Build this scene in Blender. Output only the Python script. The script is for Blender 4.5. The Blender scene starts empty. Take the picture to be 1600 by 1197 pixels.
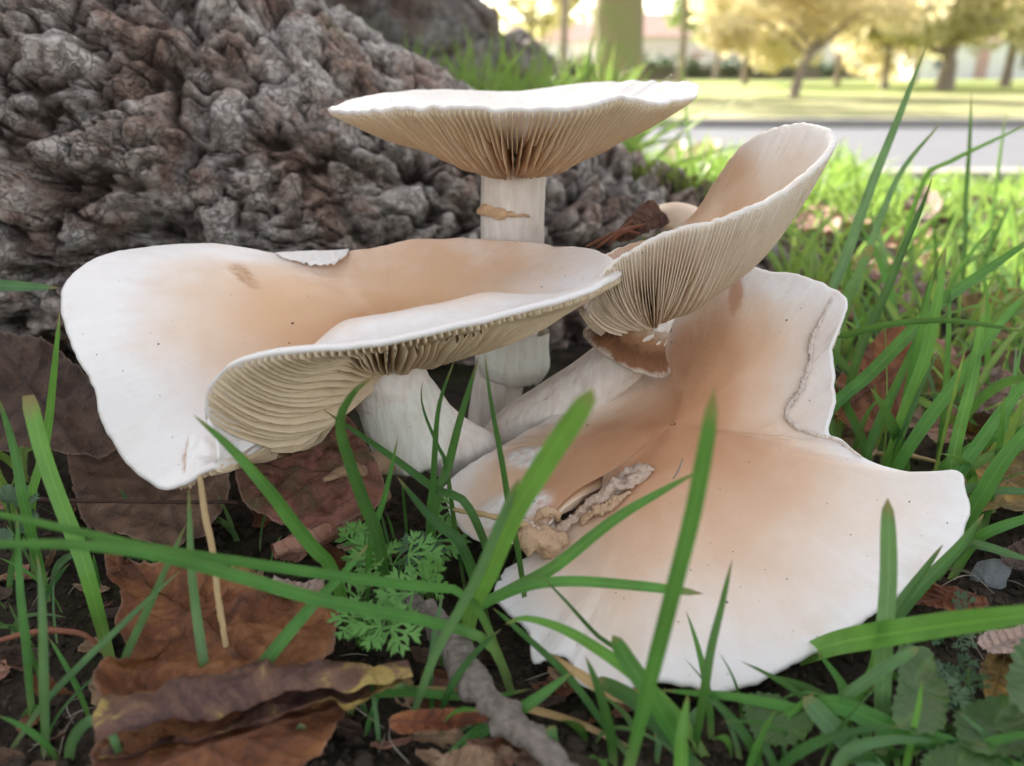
import bpy, math, random
import numpy as np
from mathutils import Vector

# ------------------------------------------------------------------ camera, sky, sun, exposure
S = 0.01                        # builders work in centimetres, Blender gets metres
CAMH, PITCH, FPX = 10.7, math.radians(21.2), 1256.0
SUN_EL, SUN_AZ = math.radians(31), math.radians(-28)      # azimuth from +Y towards +X
sc = bpy.context.scene
sc.render.engine = 'CYCLES'
sc.cycles.use_denoising = True
sc.cycles.use_adaptive_sampling = True; sc.cycles.adaptive_threshold = 0.02
sc.cycles.max_bounces = 8
sc.cycles.diffuse_bounces = 4
sc.cycles.transmission_bounces = 4
sc.cycles.caustics_reflective = False
sc.cycles.caustics_refractive = False
cd = bpy.data.cameras.new('camera'); cam = bpy.data.objects.new('camera', cd)
sc.collection.objects.link(cam); sc.camera = cam
cam.location = (0, 0, CAMH * S)
cam.rotation_euler = (math.pi / 2 - PITCH, 0, 0)
cd.sensor_width = 36; cd.lens = 36 * FPX / 1600
cd.clip_start = 0.005; cd.clip_end = 2000
cd.dof.use_dof = True; cd.dof.focus_distance = 0.19; cd.dof.aperture_fstop = 13.5
cd.dof.aperture_blades = 0

world = bpy.data.worlds.new('World'); sc.world = world; world.use_nodes = True
wt = world.node_tree; wt.nodes.clear()
sky = wt.nodes.new('ShaderNodeTexSky'); sky.sky_type = 'NISHITA'; sky.sun_disc = False
sky.sun_elevation = SUN_EL; sky.sun_rotation = SUN_AZ
sky.air_density = 0.8; sky.dust_density = 2.5; sky.ozone_density = 0.6
hs = wt.nodes.new('ShaderNodeHueSaturation'); hs.inputs['Saturation'].default_value = 0.45
bg = wt.nodes.new('ShaderNodeBackground'); bg.inputs['Strength'].default_value = 0.13
wo = wt.nodes.new('ShaderNodeOutputWorld')
wb = wt.nodes.new('ShaderNodeMix'); wb.data_type = 'RGBA'; wb.blend_type = 'MULTIPLY'; wb.inputs[0].default_value = 1.0
wb.inputs[7].default_value = (1.0, 0.935, 0.862, 1)              # white balance for open shade under a bright hazy sky
wt.links.new(sky.outputs[0], hs.inputs['Color']); wt.links.new(hs.outputs[0], wb.inputs[6]); wt.links.new(wb.outputs[2], bg.inputs['Color'])
wt.links.new(bg.outputs[0], wo.inputs['Surface'])

sl = bpy.data.lights.new('sun', 'SUN'); sl.energy = 4.2; sl.angle = math.radians(0.6); sl.color = (1, 0.93, 0.82)
so = bpy.data.objects.new('sun', sl); sc.collection.objects.link(so)
sdir = Vector((math.sin(SUN_AZ) * math.cos(SUN_EL), math.cos(SUN_AZ) * math.cos(SUN_EL), math.sin(SUN_EL)))
so.rotation_euler = sdir.to_track_quat('Z', 'Y').to_euler(); so.location = sdir * 20
sc.view_settings.view_transform = 'Standard'; sc.view_settings.look = 'None'
sc.view_settings.exposure = 2.18; sc.view_settings.gamma = 1.0

rng = np.random.default_rng(7); random.seed(7)
CP, SP = math.cos(PITCH), math.sin(PITCH)
CAM = np.array([0, 0, CAMH])

def ray(px, py):
    x = (px - 800) / FPX; y = -(py - 598.5) / FPX
    return np.array([x, CP + y * SP, -SP + y * CP])
def P(px, py, Y):
    d = ray(px, py); return CAM + d * (Y / d[1])
def G(px, py, z=0.0):
    d = ray(px, py); return CAM + d * ((z - CAMH) / d[2])
def depth(p): return p[1] * CP + (CAMH - p[2]) * SP

# ------------------------------------------------------------------ noise
def _h(ix, iy, iz, seed):
    n = (ix.astype(np.int64) * 374761393 + iy.astype(np.int64) * 668265263 + iz.astype(np.int64) * 2147483647 + seed * 974711) & 0xffffffff
    n = ((n ^ (n >> 13)) * 1274126177) & 0xffffffff
    n = ((n ^ (n >> 16)) * 2246822519) & 0xffffffff
    return ((n ^ (n >> 15)) & 0xffffff) / float(0xffffff)
def vn(p, seed=0):
    p = np.asarray(p, float); i = np.floor(p); f = p - i; f = f * f * f * (f * (f * 6 - 15) + 10)
    r = 0
    for dx in (0, 1):
        for dy in (0, 1):
            for dz in (0, 1):
                w = (f[..., 0] if dx else 1 - f[..., 0]) * (f[..., 1] if dy else 1 - f[..., 1]) * (f[..., 2] if dz else 1 - f[..., 2])
                r = r + w * _h(i[..., 0] + dx, i[..., 1] + dy, i[..., 2] + dz, seed)
    return r * 2 - 1
def fbm(p, o=4, seed=0, g=0.5):
    a, t, r = 1.0, 0.0, 0
    p = np.asarray(p, float)
    for k in range(o):
        r = r + a * vn(p * 2 ** k + 17.3 * k, seed + k); t += a; a *= g
    return r / t
def voro(p, seed=0):
    i = np.floor(p); f1 = np.full(p.shape[:-1], 9.0); f2 = f1.copy(); cid = np.zeros(p.shape[:-1])
    for dx in (-1, 0, 1):
        for dy in (-1, 0, 1):
            for dz in (-1, 0, 1):
                c = i + np.array([dx, dy, dz])
                q = np.stack([c[..., k] + _h(c[..., 0], c[..., 1], c[..., 2], seed + k) for k in range(3)], -1)
                d = np.sqrt(((p - q) ** 2).sum(-1))
                m = d < f1
                f2 = np.where(m, f1, np.minimum(f2, d)); cid = np.where(m, _h(c[..., 0], c[..., 1], c[..., 2], seed + 9), cid); f1 = np.where(m, d, f1)
    return f1, f2, cid
def sstep(a, b, x):
    t = np.clip((x - a) / (b - a), 0, 1); return t * t * (3 - 2 * t)
def n1(t, seed=0, o=3):
    t = np.asarray(t, float); return fbm(np.stack([t, t * 0 + seed * 3.7, t * 0 + 1.3], -1), o, seed)

# ------------------------------------------------------------------ mesh helpers
COL = sc.collection
def link(o, parent=None):
    COL.objects.link(o)
    if parent is not None: o.parent = parent
    return o
def props(o, label=None, cat=None, group=None, kind=None):
    if label: o['label'] = label
    if cat: o['category'] = cat
    if group: o['group'] = group
    if kind: o['kind'] = kind
    return o
def thing(name, base, label, cat, group=None):
    o = bpy.data.objects.new(name, None); link(o)
    o.empty_display_size = 0.01
    o.location = [c * S for c in base]
    return props(o, label, cat, group)
def mesh(name, V, F, mat, parent=None, base=None, attrs=None, smooth=True, origin=None):
    """V in cm world coordinates; F list of faces or (n,4)/(n,3) array or list of such arrays."""
    V = np.asarray(V, float)
    if parent is not None: o0 = np.array(origin) if origin is not None else np.array(parent['_o'])
    else: o0 = np.array(base) if base is not None else np.array([V[:, 0].mean(), V[:, 1].mean(), V[:, 2].min()])
    me = bpy.data.meshes.new(name)
    L = ((V - o0) * S).astype(np.float32)
    arrs = F if isinstance(F, list) and len(F) and isinstance(F[0], np.ndarray) else ([F] if isinstance(F, np.ndarray) else None)
    if arrs is None:
        me.from_pydata(L.tolist(), [], F)
    else:
        me.vertices.add(len(L)); me.vertices.foreach_set('co', L.ravel())
        loops = np.concatenate([a.ravel() for a in arrs]).astype(np.int32)
        tot = np.concatenate([np.full(len(a), a.shape[1]) for a in arrs]).astype(np.int32)
        st = np.concatenate([[0], np.cumsum(tot)[:-1]]).astype(np.int32)
        me.loops.add(len(loops)); me.loops.foreach_set('vertex_index', loops)
        me.polygons.add(len(tot)); me.polygons.foreach_set('loop_start', st); me.polygons.foreach_set('loop_total', tot)
        me.update(calc_edges=True); me.validate()
    if smooth: me.polygons.foreach_set('use_smooth', [True] * len(me.polygons))
    for k, v in (attrs or {}).items():
        a = me.attributes.new(k, 'FLOAT', 'POINT'); a.data.foreach_set('value', np.asarray(v, np.float32).ravel())
    me.materials.append(mat)
    o = bpy.data.objects.new(name, me); link(o, parent)
    if parent is None: o.location = o0 * S
    o['_o'] = [float(c) for c in o0]
    return o
def T(name, base, label, cat, group=None):
    o = thing(name, base, label, cat, group); o['_o'] = [float(c) for c in base]; return o
def grid(nu, nv, wrap=False, off=0):
    i, j = np.meshgrid(np.arange(nu - 1), np.arange(nv if wrap else nv - 1), indexing='ij')
    j2 = (j + 1) % nv
    return (np.stack([i * nv + j, i * nv + j2, (i + 1) * nv + j2, (i + 1) * nv + j], -1).reshape(-1, 4) + off)
def catmull(pts, n, closed=False, uniform=True):
    p = np.asarray(pts, float); m = len(p)
    if closed: q = np.vstack([p[-1], p, p[0], p[1]]); segs = m
    else: q = np.vstack([2 * p[0] - p[1], p, 2 * p[-1] - p[-2]]); segs = m - 1
    k = 24; out = []
    for s in range(segs):
        a, b, c, d = q[s], q[s + 1], q[s + 2], q[s + 3]
        for t in np.arange(k) / k:
            out.append(0.5 * (2 * b + (c - a) * t + (2 * a - 5 * b + 4 * c - d) * t * t + (3 * b - a - 3 * c + d) * t ** 3))
    out.append(p[0] if closed else p[-1]); out = np.array(out)
    l = np.concatenate([[0], np.cumsum(np.linalg.norm(np.diff(out[:, :3], axis=0), axis=1))])
    t = np.linspace(0, l[-1], n + 1)[:-1] if closed else np.linspace(0, l[-1], n)
    return np.stack([np.interp(t, l, out[:, c]) for c in range(out.shape[1])], -1)
def frame(tan):
    tan = tan / np.linalg.norm(tan, axis=-1, keepdims=True)
    ref = np.array([0.0, 0.0, 1.0]) if abs(tan[..., 2]).mean() < 0.8 else np.array([0, 1.0, 0])
    a = np.cross(tan, ref); a /= np.linalg.norm(a, axis=-1, keepdims=True)
    return a, np.cross(a, tan), tan
def tubeV(pts, rad, nu=24, nv=12, wob=0.0, seed=0):
    c = catmull(np.c_[np.asarray(pts, float), np.asarray(rad, float)], nu); r = c[:, 3]; c = c[:, :3]
    a, b, t = frame(np.gradient(c, axis=0))
    ps = np.arange(nv) / nv * 2 * math.pi
    rr = r[:, None] * np.ones(nv)
    d = a[:, None] * np.cos(ps)[None, :, None] + b[:, None] * np.sin(ps)[None, :, None]
    V = c[:, None] + d * rr[..., None]
    if wob: V = c[:, None] + d * (rr * (1 + wob * fbm(V * (0.8 / max(r.mean(), 1e-3)), 3, seed)))[..., None]
    return V, grid(nu, nv, True)
def capped(V, F):
    nu, nv = V.shape[:2]; W = V.reshape(-1, 3)
    W = np.vstack([W, V[0].mean(0), V[-1].mean(0)]); n = nu * nv; j = np.arange(nv)
    return W, [F, np.stack([np.full(nv, n), (j + 1) % nv, j], -1), np.stack([np.full(nv, n + 1), (nu - 1) * nv + j, (nu - 1) * nv + (j + 1) % nv], -1)]
def boxes(lst):
    V, F = [], []
    for (a, b, c, d, e, f) in lst:
        o = len(V)
        V += [(x, y, z) for z in (e, f) for y in (c, d) for x in (a, b)]
        F += [tuple(o + k for k in q) for q in ((0, 2, 3, 1), (4, 5, 7, 6), (0, 1, 5, 4), (2, 6, 7, 3), (0, 4, 6, 2), (1, 3, 7, 5))]
    return np.array(V, float), F

# ------------------------------------------------------------------ materials
class M:
    def __init__(s, name):
        s.m = bpy.data.materials.new(name); s.m.use_nodes = True; s.t = s.m.node_tree; s.t.nodes.clear()
        s.out = s.n('ShaderNodeOutputMaterial')
    def n(s, ty, **kw):
        nd = s.t.nodes.new(ty)
        for k, v in kw.items():
            if k.startswith('_'): setattr(nd, k[1:], v)
            else: s.set(nd, k.replace('__', ' '), v)
        return nd
    def set(s, nd, k, v):
        i = nd.inputs[int(k[1:])] if (k[0] == 'i' and k[1:].isdigit()) else nd.inputs[k]
        if isinstance(v, bpy.types.NodeSocket): s.t.links.new(v, i)
        elif isinstance(v, bpy.types.Node): s.t.links.new(v.outputs[0], i)
        else:
            if isinstance(v, tuple) and len(v) == 3 and i.type == 'RGBA': v = (*v, 1)
            i.default_value = v
    def at(s, name): return s.n('ShaderNodeAttribute', _attribute_name=name).outputs['Fac']
    def co(s, sc=100.0, st=(1, 1, 1)):
        c = s.n('ShaderNodeTexCoord').outputs['Object']
        return s.n('ShaderNodeVectorMath', _operation='MULTIPLY', i0=c, i1=(sc * st[0], sc * st[1], sc * st[2])).outputs[0]
    def noise(s, v, scale, detail=4, rough=0.55, dist=0.0):
        return s.n('ShaderNodeTexNoise', Vector=v, Scale=scale, Detail=detail, Roughness=rough, Distortion=dist).outputs['Fac']
    def vor(s, v, scale, feat='F1', rnd=1.0):
        return s.n('ShaderNodeTexVoronoi', _feature=feat, Vector=v, Scale=scale, Randomness=rnd)
    def math(s, op, a, b=0.0, c=0.0, clamp=False):
        return s.n('ShaderNodeMath', _operation=op, _use_clamp=clamp, i0=a, i1=b, i2=c).outputs[0]
    def ramp(s, f, stops, interp='LINEAR'):
        nd = s.n('ShaderNodeValToRGB', Fac=f); r = nd.color_ramp; r.interpolation = interp
        while len(r.elements) < len(stops): r.elements.new(0.5)
        for e, (p, c) in zip(r.elements, stops):
            e.position = p; e.color = (*c, 1) if len(c) == 3 else c
        return nd.outputs['Color']
    def map(s, f, a, b, c=0.0, d=1.0):
        return s.n('ShaderNodeMapRange', i0=f, i1=a, i2=b, i3=c, i4=d).outputs[0]
    def mix(s, f, a, b, mode='MIX'):
        nd = s.n('ShaderNodeMix', _data_type='RGBA', _blend_type=mode)
        s.set(nd, 'i0', f); s.set(nd, 'i6', a); s.set(nd, 'i7', b); return nd.outputs[2]
    def bump(s, h, dist, strength=1.0, normal=None):
        nd = s.n('ShaderNodeBump', Height=h, Distance=dist, Strength=strength)
        if normal is not None: s.set(nd, 'Normal', normal)
        return nd.outputs[0]
    def principled(s, col, rough=0.6, spec=0.4, normal=None, **kw):
        nd = s.n('ShaderNodeBsdfPrincipled')
        s.set(nd, 'Base Color', col); s.set(nd, 'Roughness', rough); s.set(nd, 'Specular IOR Level', spec)
        if normal is not None: s.set(nd, 'Normal', normal)
        for k, v in kw.items(): s.set(nd, k.replace('__', ' '), v)
        return nd
    def done(s, sh):
        s.t.links.new(sh.outputs[0], s.out.inputs['Surface']); return s.m

def simple(name, col, rough=0.7, spec=0.3, scale=1.0, var=0.25, bump=0.0, bs=8.0):
    m = M(name); c = m.co()
    n = m.noise(c, scale, 5)
    k = m.mix(n, tuple(x * (1 - var) for x in col), tuple(min(1, x * (1 + var)) for x in col))
    nm = m.bump(m.noise(c, bs, 4), bump) if bump else None
    return m.done(m.principled(k, rough, spec, nm))

def cap_mat(name, stops, stain=0.5, yellow=0.0):
    m = M(name); c = m.co()
    rad = m.at('rad')
    big = m.noise(c, 0.35, 3, 0.5, 0.4)
    f = m.math('ADD', rad, m.math('MULTIPLY', m.math('SUBTRACT', big, 0.5), stain))
    f = m.math('ADD', f, m.math('MULTIPLY', m.math('SUBTRACT', m.noise(c, 2.2, 5), 0.5), 0.10))
    col = m.ramp(f, stops)
    # warm blotches
    bl = m.map(m.noise(c, 0.9, 4, 0.6), 0.55, 0.75)
    col = m.mix(m.math('MULTIPLY', bl, 0.22), col, (0.60, 0.42, 0.28))
    col = m.mix(m.math('MULTIPLY', m.at('scar_crease'), m.map(m.noise(c, 5, 4), 0.3, 0.6, 0.35, 0.95)), col, (0.42, 0.22, 0.10))
    col = m.mix(m.math('MULTIPLY', m.at('warm'), m.map(m.noise(c, 0.6, 4), 0.3, 0.6, 0.45, 0.9)), col, (0.64, 0.41, 0.245))
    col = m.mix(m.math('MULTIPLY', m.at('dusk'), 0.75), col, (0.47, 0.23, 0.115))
    col = m.mix(m.math('MULTIPLY', m.at('mould'), m.map(m.noise(c, 6, 4), 0.3, 0.55, 0.3, 0.95)), col, (0.80, 0.79, 0.76))
    # soil specks
    v = m.vor(c, 5.0); rnd = m.n('ShaderNodeSeparateColor', Color=v.outputs['Color'])
    size = m.map(m.math('POWER', m.math('MULTIPLY', rnd.outputs[0], m.map(m.noise(c, 0.5, 2), 0.35, 0.65, 0.8, 1.0)), 3.0), 0.34, 1.0, 0.0, 0.20)
    dd = m.math('ADD', v.outputs['Distance'], m.math('MULTIPLY', m.math('SUBTRACT', m.noise(c, 16, 2), 0.5), 0.16))
    sp = m.map(m.math('SUBTRACT', dd, size), 0.0, -0.012)
    v2 = m.vor(c, 4.0); r2 = m.n('ShaderNodeSeparateColor', Color=v2.outputs['Color'])
    s2 = m.map(m.math('SUBTRACT', v2.outputs['Distance'], m.map(r2.outputs[0], 0.72, 1.0, 0.0, 0.12)), 0.0, -0.02)
    col = m.mix(m.math('MULTIPLY', s2, 0.55), col, (0.22, 0.13, 0.08))
    col = m.mix(m.math('MULTIPLY', sp, 0.9), col, (0.045, 0.026, 0.018))
    h = m.math('ADD', m.math('MULTIPLY', m.noise(c, 3.0, 5, 0.6), 0.6), m.math('MULTIPLY', m.noise(c, 22, 3), 0.18))
    h = m.math('ADD', h, m.math('MULTIPLY', sp, 0.5))
    rv = m.n('ShaderNodeCombineXYZ', X=m.math('MULTIPLY', m.at('ang'), 150.0), Y=m.math('MULTIPLY', rad, 4.0)).outputs[0]
    stri = m.noise(rv, 1.0, 3, 0.6)
    h = m.math('ADD', h, m.math('MULTIPLY', stri, m.map(rad, 0.3, 1.0, 0.1, 0.55)))
    col = m.mix(m.math('MULTIPLY', m.map(stri, 0.45, 0.75), m.map(rad, 0.2, 0.9, 0.05, 0.10)), col, (0.60, 0.46, 0.34))
    return m.done(m.principled(col, m.map(m.noise(c, 1.2, 3), 0.3, 0.7, 0.36, 0.55), 0.42, m.bump(h, 0.0006, 0.7),
                               Subsurface__Weight=0.12, Subsurface__Scale=0.003, Subsurface__Radius=(1.0, 0.6, 0.4)))
def gill_mat(name, inner, outer, edge):
    m = M(name); c = m.co()
    col = m.ramp(m.math('ADD', m.at('rad'), m.math('MULTIPLY', m.math('SUBTRACT', m.noise(c, 1.0, 3), 0.5), 0.25)), [(0.2, inner), (0.62, tuple((a + b) / 2 for a, b in zip(inner, outer))), (0.95, outer)])
    col = m.mix(m.math('MULTIPLY', m.at('edge'), 0.55), col, edge)
    col = m.mix(m.map(m.noise(c, 5, 3), 0.55, 0.75, 0, 0.3), col, (0.40, 0.27, 0.16))
    b = m.principled(col, 0.65, 0.25, m.bump(m.noise(c, 9, 3), 0.0004, 0.5))
    tr = m.n('ShaderNodeBsdfTranslucent', Color=col)
    return m.done(m.n('ShaderNodeMixShader', i0=0.12, i1=b.outputs[0], i2=tr.outputs[0]))
def stem_mat(name, col, dark):
    m = M(name); c = m.co(100, (1, 1, 0.18))
    st = m.noise(c, 5, 4, 0.6); c2 = m.co()
    k = m.mix(m.map(st, 0.4, 0.75), col, dark)
    v = m.vor(c2, 2.6); r = m.n('ShaderNodeSeparateColor', Color=v.outputs['Color'])
    sp = m.map(m.math('SUBTRACT', v.outputs['Distance'], m.map(r.outputs[0], 0.75, 1, 0, 0.08)), 0, -0.02)
    k = m.mix(m.math('MULTIPLY', sp, 0.85), k, (0.06, 0.04, 0.03))
    k = m.mix(m.map(m.noise(c2, 0.9, 4), 0.55, 0.8, 0, 0.45), k, (0.42, 0.32, 0.24))
    h = m.math('ADD', st, m.math('MULTIPLY', m.noise(c2, 12, 3), 0.3))
    return m.done(m.principled(k, 0.6, 0.3, m.bump(h, 0.0007, 0.7), Subsurface__Weight=0.12, Subsurface__Scale=0.003, Subsurface__Radius=(1, .6, .4)))

WHT, TAN, RUS = (0.80, 0.755, 0.70), (0.62, 0.40, 0.24), (0.48, 0.25, 0.13)
m_capA = cap_mat('cap_cream', [(0.1, TAN), (0.55, (0.72, 0.6, 0.47)), (0.8, WHT)], 0.3)
m_capB = cap_mat('cap_cream_and_tan', [(0.10, (0.54, 0.29, 0.145)), (0.40, (0.63, 0.40, 0.235)), (0.62, (0.71, 0.55, 0.42)), (0.84, (0.80, 0.765, 0.73))], 0.36)
m_capC = cap_mat('cap_cream_tan_centre', [(0.34, (0.48, 0.25, 0.12)), (0.68, (0.63, 0.41, 0.245)), (0.88, (0.74, 0.62, 0.50)), (0.99, (0.81, 0.765, 0.70))], 0.3)
m_capD = cap_mat('cap_rusty_centre', [(0.08, (0.46, 0.215, 0.11)), (0.34, (0.55, 0.31, 0.175)), (0.58, (0.65, 0.45, 0.31)), (0.80, (0.74, 0.63, 0.53)), (0.97, (0.80, 0.765, 0.735))], 0.42)
m_capF = cap_mat('cap_small_tan', [(0.1, (0.58, 0.38, 0.24)), (0.9, (0.66, 0.5, 0.36))], 0.2)
m_gillA = gill_mat('gills_apricot', (0.50, 0.23, 0.09), (0.83, 0.71, 0.50), (0.83, 0.65, 0.43))
m_gillB = gill_mat('gills_olive_tan', (0.50, 0.31, 0.15), (0.72, 0.57, 0.38), (0.80, 0.66, 0.47))
m_gillC = gill_mat('gills_cream_tan', (0.45, 0.22, 0.10), (0.80, 0.68, 0.52), (0.83, 0.70, 0.53))
m_stem = stem_mat('stem_pale', (0.74, 0.68, 0.61), (0.60, 0.51, 0.44))
m_stemd = stem_mat('stem_tan', (0.70, 0.60, 0.50), (0.55, 0.42, 0.32))
m_ringw = stem_mat('ring_white', (0.72, 0.70, 0.62), (0.60, 0.55, 0.46))
m_ringb = simple('ring_brown', (0.34, 0.17, 0.08), 0.7, 0.3, 3, 0.5, 0.0006, 14)
def collar_mat():
    m = M('collar_rusty'); c = m.co(); k = m.math('ADD', m.at('rad'), m.math('MULTIPLY', m.math('SUBTRACT', m.noise(c, 3, 5, .7), .5), .5))
    col = m.ramp(k, [(0.0, (0.62, 0.50, 0.38)), (0.28, (0.40, 0.21, 0.10)), (0.55, (0.17, 0.07, 0.03)), (0.85, (0.26, 0.115, 0.05)), (1.02, (0.66, 0.54, 0.43))])
    return m.done(m.principled(col, .7, .3, m.bump(m.noise(c, 9, 5, .7), .0012)))
m_collar = collar_mat()
m_scar = simple('bruised_tan', (0.58, 0.38, 0.22), 0.6, 0.3, 5, 0.45, 0.0006, 12)
m_flesh = simple('torn_flesh', (0.70, 0.60, 0.52), 0.7, 0.25, 4, 0.22, 0.0010, 9)
m_flesht = simple('torn_flesh_tan', (0.55, 0.37, 0.23), 0.7, 0.25, 4, 0.35, 0.0012, 9)
m_fleshg = simple('torn_flesh_grey', (0.58, 0.44, 0.34), 0.75, 0.2, 5, 0.4, 0.0014, 10)
m_mould = simple('white_mould', (0.72, 0.71, 0.70), 0.9, 0.1, 4, 0.12, 0.0010, 18)

def bark_mat(name, dk=1.0):
    m = M(name); c = m.co()
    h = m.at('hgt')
    n = m.noise(c, 0.35, 5, 0.6)
    grey = m.ramp(m.noise(c, 1.6, 7, 0.68), [(0.32, (0.15, 0.13, 0.12)), (0.44, (0.47, 0.445, 0.425)), (0.58, (0.78, 0.765, 0.745))])
    brown = m.ramp(m.noise(c, 1.3, 6, 0.65), [(0.3, (0.11, 0.06, 0.045)), (0.48, (0.34, 0.22, 0.175)), (0.66, (0.56, 0.45, 0.385))])
    col = m.mix(m.map(n, 0.44, 0.62, 0.0, 0.9), grey, brown)
    col = m.mix(m.map(h, 0.42, 0.10), col, (0.06, 0.042, 0.034))          # brown inner bark, darkened further to paint shade into the fissures
    lich = m.map(m.noise(c, 3.6, 5, 0.7), 0.58, 0.70)
    lich = m.math('MULTIPLY', lich, m.map(h, 0.5, 0.75))
    col = m.mix(m.math('MULTIPLY', lich, 0.8), col, (0.68, 0.67, 0.65))
    up = m.n('ShaderNodeSeparateXYZ', Vector=m.n('ShaderNodeNewGeometry').outputs['Normal']).outputs['Z']
    moss = m.math('MULTIPLY', m.map(m.noise(c, 0.5, 4), 0.62, 0.72), m.map(up, 0.2, 0.7))
    col = m.mix(m.math('MULTIPLY', moss, m.map(m.noise(c, 4, 3), 0.4, 0.6, 0.2, 0.9)), col, (0.085, 0.095, 0.025))
    cr = m.vor(m.n('ShaderNodeVectorMath', _operation='ADD', i0=c, i1=m.n('ShaderNodeVectorMath', _operation='SCALE', i0=m.n('ShaderNodeTexNoise', Vector=c, Scale=2.0, Detail=4).outputs['Color'], Scale=1.3).outputs[0]).outputs[0], 1.9, 'DISTANCE_TO_EDGE').outputs['Distance']
    crk = m.map(cr, 0.0, 0.10)
    col = m.mix(m.math('MULTIPLY', m.math('MULTIPLY', m.math('SUBTRACT', 1.0, crk), m.map(m.noise(c, 0.8, 3), .42, .6)), 0.6), col, (0.03, 0.022, 0.018))
    hh = m.math('ADD', m.math('MULTIPLY', crk, 0.5), m.math('MULTIPLY', m.noise(c, 6, 7, 0.7), 1.0))
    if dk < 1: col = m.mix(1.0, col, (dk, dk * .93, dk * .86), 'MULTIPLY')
    return m.done(m.principled(col, 0.85, 0.25, m.bump(hh, 0.0022, 1.0)))
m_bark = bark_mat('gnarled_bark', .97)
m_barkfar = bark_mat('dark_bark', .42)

def leaf_mat(name, cols, spot=(0.05, 0.025, 0.018), sp=0.5, spec=0.4):
    m = M(name); c = m.co()
    f = m.noise(c, 0.9, 7, 0.66, 0.8)
    col = m.ramp(f, [(0.34 + 0.28 * i / max(1, len(cols) - 1), k) for i, k in enumerate(cols)])
    col = m.mix(m.math('MULTIPLY', m.map(m.noise(c, 4.5, 5, 0.7), 0.56, 0.68), sp), col, spot)
    v = m.vor(c, 5.0)
    col = m.mix(m.math('MULTIPLY', m.map(v.outputs['Distance'], 0.16, 0.08), sp), col, spot)
    col = m.mix(m.math('MULTIPLY', m.at('vein'), 0.45), col, tuple(min(1, x * 0.45) for x in cols[0]))
    edge = m.map(m.at('rad'), 0.965, 1.0)
    col = m.mix(m.math('MULTIPLY', edge, 0.35), col, (0.42, 0.30, 0.22))
    fine = m.vor(c, 10, 'DISTANCE_TO_EDGE').outputs['Distance']
    h = m.math('ADD', m.math('MULTIPLY', m.map(fine, 0, 0.10), 0.12), m.noise(c, 5, 6, 0.68))
    b = m.principled(col, m.map(m.noise(c, 2, 3), 0.3, 0.7, 0.32, 0.62), spec, m.bump(h, 0.0012, 0.8))
    tr = m.n('ShaderNodeBsdfTranslucent', Color=col)
    return m.done(m.n('ShaderNodeMixShader', i0=0.12, i1=b.outputs[0], i2=tr.outputs[0]))
ml_rust = leaf_mat('leaf_rust', [(0.085, 0.030, 0.015), (0.20, 0.072, 0.028), (0.31, 0.13, 0.045)])
ml_purp = leaf_mat('leaf_purple_ochre', [(0.045, 0.022, 0.020), (0.10, 0.048, 0.038), (0.15, 0.075, 0.052), (0.19, 0.10, 0.06), (0.42, 0.30, 0.09)], sp=0.6)
ml_dark = leaf_mat('leaf_dark', [(0.035, 0.020, 0.014), (0.075, 0.040, 0.026), (0.10, 0.055, 0.03)], sp=0.3)
ml_mah = leaf_mat('leaf_mahogany', [(0.09, 0.075, 0.025), (0.17, 0.070, 0.045), (0.30, 0.125, 0.085)], sp=0.3)
ml_pink = leaf_mat('leaf_pink_tan', [(0.24, 0.10, 0.065), (0.38, 0.19, 0.125), (0.46, 0.27, 0.18)], sp=0.3)
ml_tan = leaf_mat('leaf_tan', [(0.26, 0.15, 0.085), (0.42, 0.27, 0.16), (0.50, 0.36, 0.24)], sp=0.3)
ml_brn = leaf_mat('leaf_brown', [(0.075, 0.042, 0.026), (0.155, 0.088, 0.052), (0.22, 0.13, 0.08)], sp=0.35)
ml_yel = leaf_mat('leaf_yellow_brown', [(0.10, 0.06, 0.022), (0.26, 0.17, 0.045), (0.46, 0.26, 0.04)], sp=0.4)
ml_pale = leaf_mat('leaf_pale_pink', [(0.42, 0.28, 0.22), (0.55, 0.40, 0.33), (0.6, 0.46, 0.4)], sp=0.15)
ml_red = leaf_mat('leaf_red_brown', [(0.10, 0.030, 0.015), (0.23, 0.07, 0.025), (0.34, 0.13, 0.04)], sp=0.35)

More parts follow.
